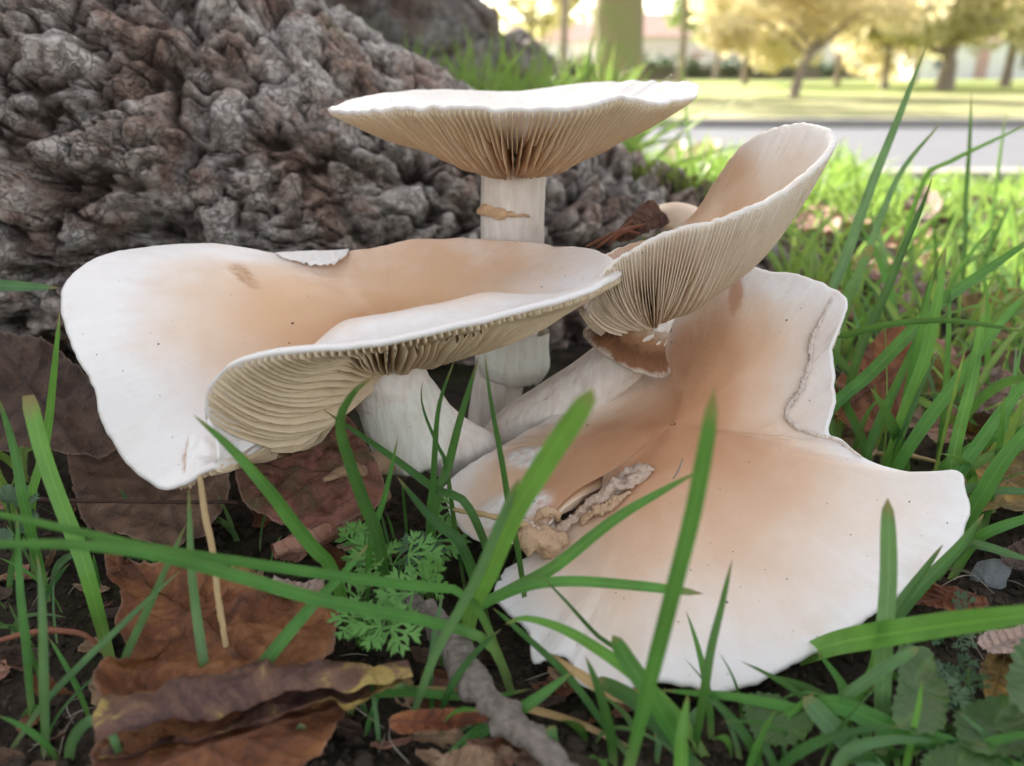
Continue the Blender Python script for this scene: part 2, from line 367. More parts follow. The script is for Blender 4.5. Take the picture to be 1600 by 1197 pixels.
def grass_mat(name, a, b, tip=None, dry=False):
    m = M(name); r = m.at('rnd')
    col = m.mix(r, a, b)
    bx = m.at('bx')
    st = m.n('ShaderNodeMath', _operation='SINE', i0=m.math('MULTIPLY', bx, 26.0)).outputs[0]
    col = m.mix(m.map(st, -1, 1, 0, 0.42), col, tuple(x * 0.45 for x in a))
    mid = m.map(m.math('ABSOLUTE', bx), 0.0, 0.16, 1.0, 0.0)
    col = m.mix(m.math('MULTIPLY', mid, 0.35), col, tuple(min(1, x * 1.9) for x in b))
    c = m.co()
    col = m.mix(m.map(m.noise(c, 1.2, 4), 0.35, 0.7, 0, 0.45), col, tuple(min(1, x * 1.45) for x in b))
    col = m.mix(m.map(m.at('bt'), 0.22, 0.0, 0, 0.6), col, (0.42, 0.46, 0.20) if not dry else (0.4, 0.3, 0.16))
    fl = m.map(m.noise(c, 6, 4, 0.7), 0.66, 0.74, 0, 0.35)
    col = m.mix(fl, col, (0.30, 0.30, 0.12))
    tipf = m.map(m.math('ADD', m.at('bt'), m.math('MULTIPLY', m.noise(c, 3, 2), 0.12)), 0.97, 1.06)
    col = m.mix(tipf, col, (0.32, 0.22, 0.10))
    h = m.math('ADD', m.math('MULTIPLY', st, 0.5), m.math('MULTIPLY', m.noise(c, 10, 3), 0.4))
    bs = m.principled(col, 0.30 if not dry else 0.6, 0.5, m.bump(h, 0.00025, 0.5))
    tr = m.n('ShaderNodeBsdfTranslucent', Color=m.mix(0.5, col, (0.30, 0.46, 0.10) if not dry else (0.5, 0.35, 0.15)))
    return m.done(m.n('ShaderNodeMixShader', i0=0.36 if not dry else 0.15, i1=bs.outputs[0], i2=tr.outputs[0]))
mg = grass_mat('grass_green', (0.050, 0.185, 0.032), (0.100, 0.305, 0.055))
mgd = grass_mat('grass_deep', (0.026, 0.105, 0.022), (0.055, 0.175, 0.034))
mgl = grass_mat('grass_light', (0.165, 0.30, 0.045), (0.27, 0.40, 0.085))
mgh = grass_mat('grass_bright', (0.095, 0.28, 0.036), (0.165, 0.40, 0.062))
mgb = grass_mat('grass_bluish', (0.080, 0.20, 0.075), (0.145, 0.29, 0.110))
mstraw = grass_mat('straw', (0.40, 0.25, 0.10), (0.52, 0.35, 0.16), dry=True)
GM = {'g': mg, 'd': mgd, 'l': mgh, 'b': mgb, 's': mstraw}

def green_mat(name, a, b, tl=0.25):
    m = M(name); c = m.co()
    col = m.mix(m.noise(c, 1.5, 4), a, b)
    col = m.mix(m.math('MULTIPLY', m.at('vein'), 0.4), col, tuple(min(1, x * 1.7) for x in b))
    bs = m.principled(col, 0.45, 0.4, m.bump(m.noise(c, 4, 4), 0.0008, 0.6))
    tr = m.n('ShaderNodeBsdfTranslucent', Color=col)
    return m.done(m.n('ShaderNodeMixShader', i0=tl, i1=bs.outputs[0], i2=tr.outputs[0]))
m_weed = green_mat('weed_green', (0.035, 0.085, 0.018), (0.075, 0.15, 0.035))
m_frond = green_mat('frond_green', (0.075, 0.21, 0.035), (0.15, 0.33, 0.075))
m_frondd = green_mat('frond_dim', (0.05, 0.11, 0.05), (0.10, 0.18, 0.085))
m_moss = green_mat('moss', (0.10, 0.15, 0.02), (0.28, 0.33, 0.06))
m_twig = simple('twig_bark', (0.20, 0.17, 0.145), 0.85, 0.2, 6, 0.75, 0.0012, 9)
m_twigd = simple('twig_dark', (0.055, 0.028, 0.018), 0.7, 0.3, 4, 0.4, 0.0006, 9)
m_twigr = simple('twig_red', (0.20, 0.075, 0.040), 0.6, 0.3, 4, 0.35, 0.0005, 9)
m_stone = simple('grey_stone', (0.23, 0.25, 0.26), 0.8, 0.3, 3, 0.35, 0.001, 6)
m_crumb = simple('soil_crumb', (0.050, 0.038, 0.028), 0.95, 0.15, 2, 0.6, 0.0015, 6)
m_root = simple('pale_rootlet', (0.30, 0.26, 0.20), 0.8, 0.2, 3, 0.3)

# ------------------------------------------------------------------ ground
def gz(x, y):
    x = np.asarray(x, float); y = np.asarray(y, float)
    near = sstep(160, 70, y) * sstep(120, 60, np.abs(x))
    p = np.stack([x, y, x * 0], -1)
    z = near * (0.55 * fbm(p * 0.13, 3, 3) + 0.35 * fbm(p * 0.6, 3, 5) + 0.12 * fbm(p * 2.1, 3, 8)) - 0.1 - 0.45 * near
    d = np.maximum(0, y - 58) 
    z = z - 60 * sstep(0, 300, d)
    return z + 2.5 * sstep(150, 400, y) * fbm(p * 0.006, 2, 4)
_gx = np.arange(-80, 140, .5); _gy = np.arange(-10, 300, .5)
_GT = gz(*np.meshgrid(_gx, _gy, indexing='ij'))
def gzq(x, y):                                  # the same ground height, looked up
    if not (-79 < x < 138 and -9 < y < 298): return float(gz(x, y))
    a = (x + 80) * 2; b = (y + 10) * 2; i = int(a); j = int(b); a -= i; b -= j
    return float((_GT[i, j] * (1 - a) + _GT[i + 1, j] * a) * (1 - b) + (_GT[i, j + 1] * (1 - a) + _GT[i + 1, j + 1] * a) * b)
def build_ground():
    m = M('ground'); geo = m.n('ShaderNodeNewGeometry').outputs['Position']
    c = m.n('ShaderNodeVectorMath', _operation='SCALE', i0=geo, Scale=100.0).outputs[0]
    soil = m.ramp(m.noise(c, 1.1, 7, 0.7), [(0.3, (0.016, 0.012, 0.009)), (0.52, (0.042, 0.032, 0.023)), (0.72, (0.10, 0.075, 0.054))])
    mossf = m.map(m.noise(c, 0.22, 4), 0.5, 0.62)
    soil = m.mix(m.math('MULTIPLY', mossf, m.map(m.noise(c, 3, 3), 0.4, 0.6, 0.1, 0.6)), soil, (0.035, 0.05, 0.012))
    turf = m.ramp(m.noise(c, 0.05, 6, 0.65), [(0.3, (0.075, 0.13, 0.02)), (0.5, (0.13, 0.19, 0.035)), (0.7, (0.22, 0.23, 0.06))])
    far = m.ramp(m.noise(geo, 0.35, 5), [(0.35, (0.15, 0.21, 0.05)), (0.65, (0.27, 0.29, 0.10))])
    y = m.n('ShaderNodeSeparateXYZ', Vector=geo).outputs['Y']
    col = m.mix(m.map(m.math('ADD', y, m.math('MULTIPLY', m.noise(geo, 4, 3), 0.3)), 0.75, 1.1), soil, turf)
    tanv = m.ramp(m.noise(geo, 0.8, 5), [(0.35, (0.16, 0.18, 0.07)), (0.65, (0.32, 0.30, 0.16))])
    col = m.mix(m.map(y, 9.0, 11.0), col, tanv)
    col = m.mix(m.map(y, 26.0, 30.0), col, far)
    h = m.math('ADD', m.noise(c, 1.6, 6, 0.7), m.math('MULTIPLY', m.noise(c, 7, 4), 0.4))
    mat = m.done(m.principled(col, 0.95, 0.15, m.bump(h, 0.004, 0.9)))
    xs = np.concatenate([-np.geomspace(60000, 45, 30), np.linspace(-40, 45, 190), np.geomspace(48, 60000, 30)])
    ys = np.concatenate([-np.geomspace(20000, 6, 14), np.linspace(2, 75, 180), np.geomspace(78, 90000, 60)])
    X, Y = np.meshgrid(xs, ys, indexing='ij')
    V = np.stack([X, Y, gz(X, Y)], -1).reshape(-1, 3)
    props(mesh('ground', V, grid(len(xs), len(ys))[:, ::-1].copy(), mat, base=(0, 0, 0)), kind='structure')
build_ground()
mr = simple('asphalt_sunlit', (0.11, 0.115, 0.13), 0.9, 0.2, 0.02, 0.12, 0.002, 1.5)
mk = simple('kerb_stone', (0.30, 0.28, 0.26), 0.85, 0.2, 0.05, 0.2, 0.002, 0.5)
xs = np.linspace(-6000, 6000, 160); ys = np.linspace(520, 1080, 24)
def build_road():
    X, Y = np.meshgrid(xs, ys, indexing='ij')
    V = np.stack([X, Y, X * 0 - 57.0], -1).reshape(-1, 3)
    props(mesh('road', V, grid(len(xs), len(ys))[:, ::-1].copy(), mr, base=(0, 800, -57)), kind='structure')
    for (a, b) in ((500, 518), (1082, 1100)):
        V, F = boxes([(-6000, 6000, a, b, -75, -46)])
        props(mesh('kerb', V, F, mk, smooth=False), kind='structure')
build_road()

# ------------------------------------------------------------------ the big tree: trunk and roots
def bark_sweep(name, pts, rad, nu, nv, parent, amp=1.0, fine=True, psr=None, seed=0, mat=None):
    c = catmull(np.c_[np.array(pts, float), np.array(rad, float)], nu); r = c[:, 3]; c = c[:, :3]
    a, b, t = frame(np.gradient(c, axis=0))
    w = np.linspace(0, 1, nv, endpoint=False)
    if psr is None: ps = w * 2 * math.pi
    else:                                          # most columns on the side between psr[0] and psr[1]
        f = int(nv * 0.85); ps = np.concatenate([np.linspace(psr[0], psr[1], f, endpoint=False), np.linspace(psr[1], psr[0] + 2 * math.pi, nv - f, endpoint=False)])
    d = a[:, None] * np.cos(ps)[None, :, None] + b[:, None] * np.sin(ps)[None, :, None]
    V0 = c[:, None] + d * r[:, None, None]
    sc_ = amp
    wp = V0 + 1.6 * np.stack([fbm(V0 * 0.22, 2, 11 + k + seed) for k in range(3)], -1)
    big = fbm(V0 * 0.07, 3, 21 + seed)
    f1, f2, cid = voro(wp * np.array([0.30, 0.30, 0.37]), 31 + seed)
    lump = sstep(0.0, 0.32, f2 - f1)
    rid = 1 - np.abs(fbm(wp * 0.32 + 5, 4, 41 + seed))
    sm = sstep(6.5, 10, V0[..., 2]) * sstep(-11, -7, V0[..., 0])      # smoother plates on the shoulder
    lump = 1 - (1 - lump) * (1 - .75 * sm)
    c1, c2, _ = voro(wp * np.array([.13, .13, .2]) + 3.1, 81 + seed)
    crev = 1 - sstep(0.0, 0.13, c2 - c1)
    lump = lump * (1 - .6 * crev)
    D = 2.1 * big - 1.25 * crev + (lump - 1) * 1.15 * (0.35 + cid) + (rid - 0.8) * 1.3
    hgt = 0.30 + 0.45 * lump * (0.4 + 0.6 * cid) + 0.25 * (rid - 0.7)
    if fine:
        wp2 = V0 + 0.7 * np.stack([fbm(V0 * 1.1, 2, 51 + k + seed) for k in range(3)], -1)
        g1, g2, gid = voro(wp2 * np.array([0.8, 0.9, 1.7]), 61 + seed)
        pl = sstep(0.02, 0.22, g2 - g1)
        h1, h2, hid = voro(wp2 * np.array([0.42, 0.42, 0.95]) + 9, 66 + seed)          # long plates along the root
        lp = sstep(0.0, 0.16, h2 - h1)
        D = D + (pl - 1) * 0.20 + (lp - 1) * 0.62 + (hid - 0.5) * 0.36 + (gid - 0.5) * 0.10 + 0.12 * fbm(V0 * 2.6, 3, 71 + seed)
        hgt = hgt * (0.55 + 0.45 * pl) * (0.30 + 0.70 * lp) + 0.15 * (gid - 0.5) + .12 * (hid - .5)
    V = V0 + d * (D * sc_ * np.minimum(1, r / 6)[:, None])[..., None]
    W, F = capped(V, grid(nu, nv, True))
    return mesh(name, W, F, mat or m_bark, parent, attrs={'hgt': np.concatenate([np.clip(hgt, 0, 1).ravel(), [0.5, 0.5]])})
tree = T('tree', (-62, 108, 0), 'massive old tree with gnarled grey bark and roots behind the mushrooms', 'tree')
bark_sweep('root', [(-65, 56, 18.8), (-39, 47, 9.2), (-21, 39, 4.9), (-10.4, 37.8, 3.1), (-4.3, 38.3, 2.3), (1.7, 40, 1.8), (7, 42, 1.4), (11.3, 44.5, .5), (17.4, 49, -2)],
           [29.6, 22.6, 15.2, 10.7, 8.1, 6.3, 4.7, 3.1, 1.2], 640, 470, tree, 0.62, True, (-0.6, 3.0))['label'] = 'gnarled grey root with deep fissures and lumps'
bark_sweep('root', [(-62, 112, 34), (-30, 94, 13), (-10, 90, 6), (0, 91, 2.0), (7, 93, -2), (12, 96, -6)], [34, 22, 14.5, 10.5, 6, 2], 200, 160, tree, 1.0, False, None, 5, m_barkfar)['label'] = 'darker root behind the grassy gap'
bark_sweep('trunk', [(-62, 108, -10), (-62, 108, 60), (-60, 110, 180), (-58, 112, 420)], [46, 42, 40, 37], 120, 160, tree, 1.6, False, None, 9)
def moss_patch(centers, n, parent):
    V, F, A = [], [], []
    for _ in range(n):
        cx, cy, cz, s = centers[rng.integers(len(centers))]
        p = np.array([cx, cy, cz]) + rng.normal(0, 1, 3) * np.array([s, s * .6, s * 0.28])
        for k in range(3):
            a = rng.uniform(0, 6.28); h = rng.uniform(.15, .5)
            u = np.array([math.cos(a), math.sin(a), 0]) * 0.05; tip = p + np.array([rng.normal(0, .12), rng.normal(0, .12), h])
            o = len(V); V += [p - u, p + u, tip]; F.append((o, o + 1, o + 2))
    V = np.array(V); return mesh('moss', V, F, m_moss, parent, attrs={'vein': np.zeros(len(V))})
mo = moss_patch([(6.6, 40.4, 5.9, .9), (8.4, 41.5, 5.2, 1.0), (10, 42.5, 4.2, 1.0), (11.4, 43.5, 3.2, .9), (4.8, 36.6, 3.6, 0.8), (6.2, 37.4, 2.8, .8), (3.2, 35.4, 2.2, .8)], 1700, tree); mo['kind'] = 'stuff'

# ------------------------------------------------------------------ mushrooms
def make_cap(parent, rim, center, mat, gmat, zp=1.35, nt=500, nr=46, t_c=0.55, t_r=0.09, G_=0.42, rs=0.17, seed=0, slit=None, rimnoise=0.02, post=None, gw=0.018, gill_wave=0.03, radbias=0.0, marks=(), gmask=None, ip=1.6):
    pts = [np.append(P(q[0], q[1], q[2]), [q[3], q[4] if len(q) > 4 else 0.0]) for q in rim]
    R = catmull(pts, nt, True) if slit is None else catmull(pts, nt, False)
    sag = R[:, 3]; shd = R[:, 4]; R = R[:, :3]; C = P(*center)
    th = np.arange(nt) / nt
    nz = n1(th * 90, seed + 3, 4); nz2 = n1(th * 40, seed + 5, 3)
    out = R - C; out /= np.linalg.norm(out, axis=1, keepdims=True)
    R = R + out * (nz * rimnoise * 1.6)[:, None]; R[:, 2] += nz2 * rimnoise
    rr = np.linspace(0, 1, nr) ** 0.85; rr[0] = 0.012
    k = max(3, nt // 9); ker = np.hanning(2 * k + 1); ker /= ker.sum()
    Rs = np.stack([np.convolve(np.concatenate([R[-k:, c], R[:, c], R[:k, c]]), ker, 'valid') for c in range(3)], -1)
    def surf(r):
        w = (r ** ip)[:, None, None]; RR = Rs[None] * (1 - w) + R[None] * w
        V = C + (RR - C) * r[:, None, None]
        V[..., 2] = C[2] + (RR[..., 2] - C[2]) * (r[:, None] ** zp)
        V[..., 2] -= sag[None] * (6.75 * r ** 2 * (1 - r))[:, None]
        V[..., 2] += shd[None] * np.exp(-((r - 0.66) / 0.19) ** 2)[:, None] * (1 - r ** 6)[:, None]
        V[..., 2] += 0.10 * fbm(V * 0.45, 3, seed) * np.minimum(1, r * 3)[:, None]
        V[..., 2] += (0.05 * sstep(0.70, 1.0, r))[:, None] * (n1(th * 130, seed + 9, 2) * (0.5 + n1(th * 9, seed + 12, 2)))[None]
        if post: V = post(V, r, th)
        return V
    top = surf(rr)
    du = np.gradient(top, axis=0); dv = np.roll(top, -1, 1) - np.roll(top, 1, 1)
    if slit is not None: dv[:, 0] = dv[:, 1]; dv[:, -1] = dv[:, -2]
    N = np.cross(du, dv); N /= np.linalg.norm(N, axis=-1, keepdims=True) + 1e-12
    if N[..., 2].mean() < 0: N = -N
    Nm = N[2:-2].mean((0, 1)); Nm /= np.linalg.norm(Nm)
    N = np.where((N * Nm).sum(-1, keepdims=True) < 0.05, Nm, N)
    N[0] = Nm
    for _ in range(6): N = N + 0.5 * (np.roll(N, 1, 1) + np.roll(N, -1, 1)); N /= np.linalg.norm(N, axis=-1, keepdims=True)
    MK = {}
    if marks:
        rel = top - CAM; dz = rel[..., 1] * CP - rel[..., 2] * SP; upv = rel[..., 1] * SP + rel[..., 2] * CP
        qx = 800 + FPX * rel[..., 0] / dz; qy = 598.5 - FPX * upv / dz
        wx = 7 * fbm(top * 1.6, 3, 91); wy = 7 * fbm(top * 1.6 + 9, 3, 92)
        for (key, mx, my, ra_, rb_, ang, h_) in marks:
            ca, sa = math.cos(math.radians(ang)), math.sin(math.radians(ang))
            ux = ((qx + wx - mx) * ca + (qy + wy - my) * sa) / ra_; uy = (-(qx + wx - mx) * sa + (qy + wy - my) * ca) / rb_
            d = sstep(1.25, 0.55, np.sqrt(ux ** 2 + uy ** 2))
            MK[key] = np.maximum(MK.get(key, 0), d)
            top = top + N * (h_ * d * (0.5 + 0.9 * np.abs(fbm(top * 3.3, 3, 95))))[..., None]
    tt = t_r + (t_c - t_r) * (1 - rr) ** 1.1
    und = top - N * tt[:, None, None]
    lip = (top[-1] + und[-1]) / 2 + out * t_r * 0.55
    k0 = int(np.argmin(abs(rr - rs * 0.6)))
    stack = np.concatenate([top, lip[None], und[::-1][: nr - k0]])
    rad = np.concatenate([rr, [1.0], rr[::-1][: nr - k0]])
    nrow = len(stack); wrap = slit is None
    F = grid(nrow, nt, wrap)
    V = stack.reshape(-1, 3); n = len(V)
    V = np.vstack([V, top[0].mean(0)]); j = np.arange(nt)
    Fs = [F, np.stack([np.full(nt, n), j, (j + 1) % nt], -1)]
    if slit is not None:                       # close the ring only inside the tear, and close its cut faces
        i = np.arange(nr - 1); i = i[rr[i + 1] < slit]
        Fs.append(np.stack([i * nt + nt - 1, i * nt, (i + 1) * nt, (i + 1) * nt + nt - 1], -1))
        i = np.arange(k0, nr - 1); bi = nrow - 1 - (i - k0)
        for jj in (0, nt - 1):
            Fs.append(np.stack([i * nt + jj, (i + 1) * nt + jj, (bi - 1) * nt + jj, bi * nt + jj], -1))
    ra = np.append(np.repeat(rad[:, None], nt, 1).ravel(), 0.0)
    at = {'rad': ra + radbias, 'ang': np.append(np.tile(np.abs(th - .5), nrow), 0)}
    for key, d in MK.items(): at[key] = np.concatenate([d.ravel(), np.zeros(len(V) - d.size)])
    cap = mesh('cap', V, Fs, mat, parent, attrs=at)
    # gills: thin fins hanging under the cap
    GV, GF, GR, GE = [], [], [], []
    ns = 16
    for k in range(0, nt, 2):
        full = (k // 2) % 2 == 0
        rin = rs * (0.9 + 0.25 * rng.random()) if full else (0.38 + 0.3 * rng.random())
        r = np.linspace(rin, 0.99 + 0.012 * rng.random(), ns)
        rowf = np.interp(r, rr, np.arange(nr)); i0 = np.clip(rowf.astype(int), 0, nr - 2); fr = (rowf - i0)[:, None]
        U = und[i0, k] * (1 - fr) + und[i0 + 1, k] * fr; Nn = N[i0, k] * (1 - fr) + N[i0 + 1, k] * fr
        tg = dv[i0, k]; tg = tg / (np.linalg.norm(tg, axis=1, keepdims=True) + 1e-9)
        g = G_ * (0.14 + 0.86 * sstep(0.98, 0.50, r)) * (1 if full else sstep(rin - 0.02, rin + 0.25, r) * 0.85 + 0.05) * (0.9 + 0.2 * rng.random())
        g = g * (1 + 0.10 * n1(r * 14, k % 97, 2))
        if gmask: g = g * gmask(R[k, 0]) + 0.012
        wv = gill_wave * n1(r * 5 + k * 0.02, seed + 30 + k // 14, 2) + gill_wave * 0.5 * n1(r * 9, k % 89, 2)
        bot = U - Nn * g[:, None] + tg * wv[:, None]
        upo = U + Nn * 0.02
        w2 = gw * (0.6 + 0.6 * r)
        o = len(GV) * 0 + sum(len(x) for x in GV)
        blk = np.stack([upo - tg * w2[:, None], bot - tg * w2[:, None] * 0.55, bot + tg * w2[:, None] * 0.55, upo + tg * w2[:, None]], 1).reshape(-1, 3)
        GV.append(blk); GF.append(grid(ns, 4, False, o)); GR.append(np.repeat(r, 4)); GE.append(np.tile([0, 1, 1, 0], ns))
        e = o + (ns - 1) * 4; GF.append(np.array([[e, e + 1, e + 2, e + 3]])); GF.append(np.array([[o + 3, o + 2, o + 1, o]]))
    gl = mesh('gills', np.vstack(GV), [np.vstack(GF)], gmat, parent, attrs={'rad': np.concatenate(GR), 'edge': np.concatenate(GE)}, smooth=False)
    gl['kind'] = 'stuff'
    return cap, top, N
def make_stem(parent, pts, rad, mat, nu=70, nv=56, seed=0, name='stem'):
    c = catmull(np.c_[np.array(pts), np.array(rad)], nu); r = c[:, 3]; c = c[:, :3]
    a, b, t = frame(np.gradient(c, axis=0)); ps = np.arange(nv) / nv * 2 * math.pi
    d = a[:, None] * np.cos(ps)[None, :, None] + b[:, None] * np.sin(ps)[None, :, None]
    q = np.stack([np.cos(ps)[None] * 3 + 0 * r[:, None], np.sin(ps)[None] * 3 + 0 * r[:, None], np.linspace(0, 2.0, nu)[:, None] + 0 * ps[None]], -1)
    V = c[:, None] + d * (r[:, None] * (1 + 0.05 * fbm(q, 3, seed) + 0.02 * fbm(q * 4, 2, seed + 3)))[..., None]
    W, F = capped(V, grid(nu, nv, True)); return mesh(name, W, F, mat, parent)
def make_ring(parent, c, axis, prof, mat, wob=0.12, nv=90, seed=0, arc=None, name='ring', pleat=0.0):
    """collar: prof = [(along axis, radius)...] in cm, axis points down the stem"""
    ax = np.array(axis, float); ax /= np.linalg.norm(ax)
    ref = np.array([0, 1.0, 0]) if abs(ax[1]) < .8 else np.array([1.0, 0, 0])
    a = np.cross(ax, ref); a /= np.linalg.norm(a); b = np.cross(ax, a)
    pr = catmull([(x, y, 0) for x, y in prof], 18)
    a0, a1 = arc or (0, 2 * math.pi); ps = np.linspace(a0, a1, nv, endpoint=arc is not None)
    k = np.linspace(0, 1, 18)
    wv = np.stack([n1(np.cos(ps) * 2 + np.sin(ps) * 1.3 + 4, seed, 3), n1(np.sin(ps) * 2.3 - np.cos(ps), seed + 2, 3)])
    rr = pr[:, 1][:, None] * (1 + wob * k[:, None] * wv[0][None]) + pleat * k[:, None] * np.sin(ps * 17 + 2 * wv[1])[None]
    hh = pr[:, 0][:, None] + wob * k[:, None] * wv[1][None] * 1.2
    V = np.array(c) + ax * hh[..., None] + rr[..., None] * (a * np.cos(ps)[None, :, None] + b * np.sin(ps)[None, :, None])
    inner = V - 0.05 * (a * np.cos(ps)[None, :, None] + b * np.sin(ps)[None, :, None])
    W = np.concatenate([V, inner[::-1]]); w = arc is None
    return mesh(name, W.reshape(-1, 3), grid(36, nv, w), mat, parent, attrs={'rad': np.repeat(np.concatenate([k, k[::-1]]), nv)})
def lump_strip(name, pts, rad, mat, parent, wob=0.6, seed=0, nu=40, nv=14):
    V, F = tubeV(pts, rad, nu, nv, wob, seed); V = V + 0.35 * np.mean(rad) * fbm(V * 3.1, 3, seed + 4)[..., None] * np.array([.5, .5, 1])
    W, F = capped(V, F); return mesh(name, W, F, mat, parent)
def pad(name, outline, Y, mat, parent, lift=0.0, thick=0.08, surf=None, seed=0, bumpy=0.04, push=-0.06):
    """small irregular patch lying on a surface: outline in pixels, Y depth function"""
    nt, nr = 60, 8
    O = catmull([(x, y, 0) for x, y in outline], nt, True)[:, :2]; C = O.mean(0)
    rr = np.linspace(0.02, 1, nr)
    q = C + (O - C)[None] * rr[:, None, None] * (1 + 0.05 * n1(np.arange(nt) * .5, seed)[None, :, None])
    V = np.zeros((nr, nt, 3))
    for i in range(nr):
        for j in range(nt):
            y = Y(q[i, j, 0], q[i, j, 1]) if callable(Y) else Y
            p = P(q[i, j, 0], q[i, j, 1], y); V[i, j] = p
    h = thick * (1 - rr ** 3)[:, None] + bumpy * fbm(V * 4, 3, seed) * (1 - rr ** 4)[:, None]
    view = np.array([0, -CP, SP + .35]); view /= np.linalg.norm(view)
    V = V + view * (h + push)[..., None]
    W = np.vstack([V.reshape(-1, 3), V[0].mean(0)]); j = np.arange(nt)
    return mesh(name, W, [grid(nr, nt, True), np.stack([np.full(nt, nr * nt), (j + 1) % nt, j], -1)], mat, parent)

class Surf:
    """depth of a cap's top surface under a pixel (to lay marks on it)"""
    def __init__(s, top):
        V = top.reshape(-1, 3); rel = V - CAM
        dz = rel[:, 1] * CP - rel[:, 2] * SP; up = rel[:, 1] * SP + rel[:, 2] * CP
        s.q = np.stack([800 + FPX * rel[:, 0] / dz, 598.5 - FPX * up / dz], -1); s.Y = V[:, 1]
    def __call__(s, x, y):
        d = ((s.q - (x, y)) ** 2).sum(1); i = np.argpartition(d, 6)[:6]; w = 1 / (d[i] + 1)
        return float((s.Y[i] * w).sum() / w.sum())

# A: tall mushroom with the level cap
YA = 23.3
bA = G(785, 640, 0); bA = np.array([P(775, 600, YA)[0], YA, 0.0])
A = T('mushroom', bA, 'tallest mushroom with a level cream cap and straight pale stem', 'mushroom', 'cluster of mushrooms at the tree root')
kA = YA / 22.0
rimA = [(1086, 140, YA - .2, .25), (1075, 150, YA - 1.9, .3), (1020, 158, YA - 3.4, .35), (965, 149, YA - 4.2, .35), (900, 163, YA - 4.8, .3), (800, 166, YA - 5.0, .25), (690, 165, YA - 4.6, .25),
        (600, 168, YA - 3.4, .3), (540, 172, YA - 1.6, .3), (518, 167, YA + .0, .3), (560, 152, YA + 2.2, .2), (620, 141, YA + 3.7, .2), (700, 139, YA + 4.6, .2), (800, 143, YA + 5.2, .2), (880, 133, YA + 5.0, .2), (960, 126, YA + 4.2, .2), (1050, 127, YA + 2.6, .2), (1082, 131, YA + .8, .2)]
capA, topA, _ = make_cap(A, rimA, (803, 222, YA), m_capA, m_gillA, zp=1.0, nt=440, gmask=lambda x: 1 - .8 * float(sstep(1.9, 4.3, abs(x - .1))), seed=1, t_c=0.5, G_=0.62, gw=0.013, rs=0.19, t_r=0.12)
cA = P(803, 222, YA)
j = P(803, 262, YA - .9); 
make_stem(A, [cA + [0, 0, -.5], (cA[0], YA, j[2] - .1), P(801, 320, YA), P(800, 400, YA), P(797, 500, YA), P(785, 570, YA), (bA[0] - .2, YA, 0.2), (bA[0] - .3, YA, -1)],
          [1.35, .98, .93, .93, .92, .82, .7, .6], m_stem, seed=2, nu=110)
make_ring(A, P(806, 535, YA - .1), (-.15, 0, -1), [(-0.5, .95), (0, 1.02), (0.6, 1.15), (1.1, .95)], m_ringw, 0.12, seed=4, pleat=0.02)['label'] = 'white pleated skirt low on the stem'
def band(parent, c, h0, h1, r, a0, a1, mat, seed):
    nt, nz = 60, 8
    ps = np.linspace(a0, a1, nt); k = np.linspace(0, 1, nz)
    lo = h0 + 0.12 * n1(ps * 3, seed); hi = h1 + 0.22 * n1(ps * 4, seed + 1) - 0.25 * sstep(a0 + .8, a1, ps)
    hi = np.maximum(hi, lo + .05)
    z = lo[None] + (hi - lo)[None] * k[:, None]
    rr = r + 0.05 + 0.06 * np.sin(k * 3.14)[:, None] * (1 + .6 * n1(ps * 7, seed + 3)[None]) + 0.05 * (1 - k)[:, None]
    V = np.stack([c[0] + rr * np.cos(ps)[None], c[1] + rr * np.sin(ps)[None], z], -1)
    inn = np.stack([c[0] + (rr * 0 + r - .1) * np.cos(ps)[None], c[1] + (rr * 0 + r - .1) * np.sin(ps)[None], z], -1)
    W = np.concatenate([V, inn[::-1], V[:1]])
    return mesh('ring_remnant', W.reshape(-1, 3), grid(len(W), nt), mat, parent)
zr = P(800, 335, YA - .9)[2]
band(A, P(800, 335, YA), zr - .10, zr + .16, .90, math.radians(190), math.radians(300), m_scar, 3)['label'] = 'torn tan strip of ring on the stem'

# B: broad wavy cap with the drooping spout
bB = G(735, 690, 0.2); bB = np.array([bB[0], 19.6, 0.0])
B = T('mushroom', bB, 'broad wavy mushroom whose cream cap droops to a lobe above the fallen leaves', 'mushroom', 'cluster of mushrooms at the tree root')
rimB = [(966, 418, 18.6, .3), (930, 394, 20.0, .2), (850, 382, 21.2, .15), (740, 373, 21.9, .1), (650, 374, 22.1, .1), (570, 388, 22.1, .1), (500, 396, 22.0, .1), (425, 393, 21.9, 0), (350, 381, 21.4, -.1), (250, 384, 20.6, -.2),
        (150, 403, 19.3, -.25), (104, 438, 18.4, -.25), (97, 480, 17.8, -.25), (120, 545, 17.0, -.2), (150, 600, 16.5, -.15), (165, 660, 16.1, -.1), (205, 725, 15.7, 0), (250, 760, 15.4, .1), (298, 747, 15.2, .3),
        (338, 722, 15.3, .7), (340, 690, 15.6, 1.05), (325, 640, 15.9, 1.15), (333, 597, 15.6, 1.0), (372, 561, 15.2, .7, .2), (430, 546, 14.9, .4, .42), (492, 538, 14.8, .2, .54), (560, 530, 14.9, .15, .58), (660, 512, 15.1, .1, .56), (760, 492, 15.5, .1, .55), (860, 468, 16.2, .1, .5), (935, 446, 17.2, .2, .3)]
capB, topB, NB = make_cap(B, rimB, (598, 494, 19.2), m_capB, m_gillB, zp=1.25, nt=480, nr=84, seed=11, t_c=0.55, G_=0.7, rs=0.13, t_r=0.15, gill_wave=0.06, rimnoise=0.03,
    marks=[('warm', 680, 408, 250, 52, -2, 0), ('warm', 470, 470, 110, 50, -10, 0), ('scar_crease', 384, 433, 30, 12, 38, -0.03), ('swell', 314, 712, 24, 32, 8, .20), ('scar_crease', 290, 712, 3.5, 30, 10, -.06)])  # thin last mark darkens the curled tip's crease, shade put into the colour
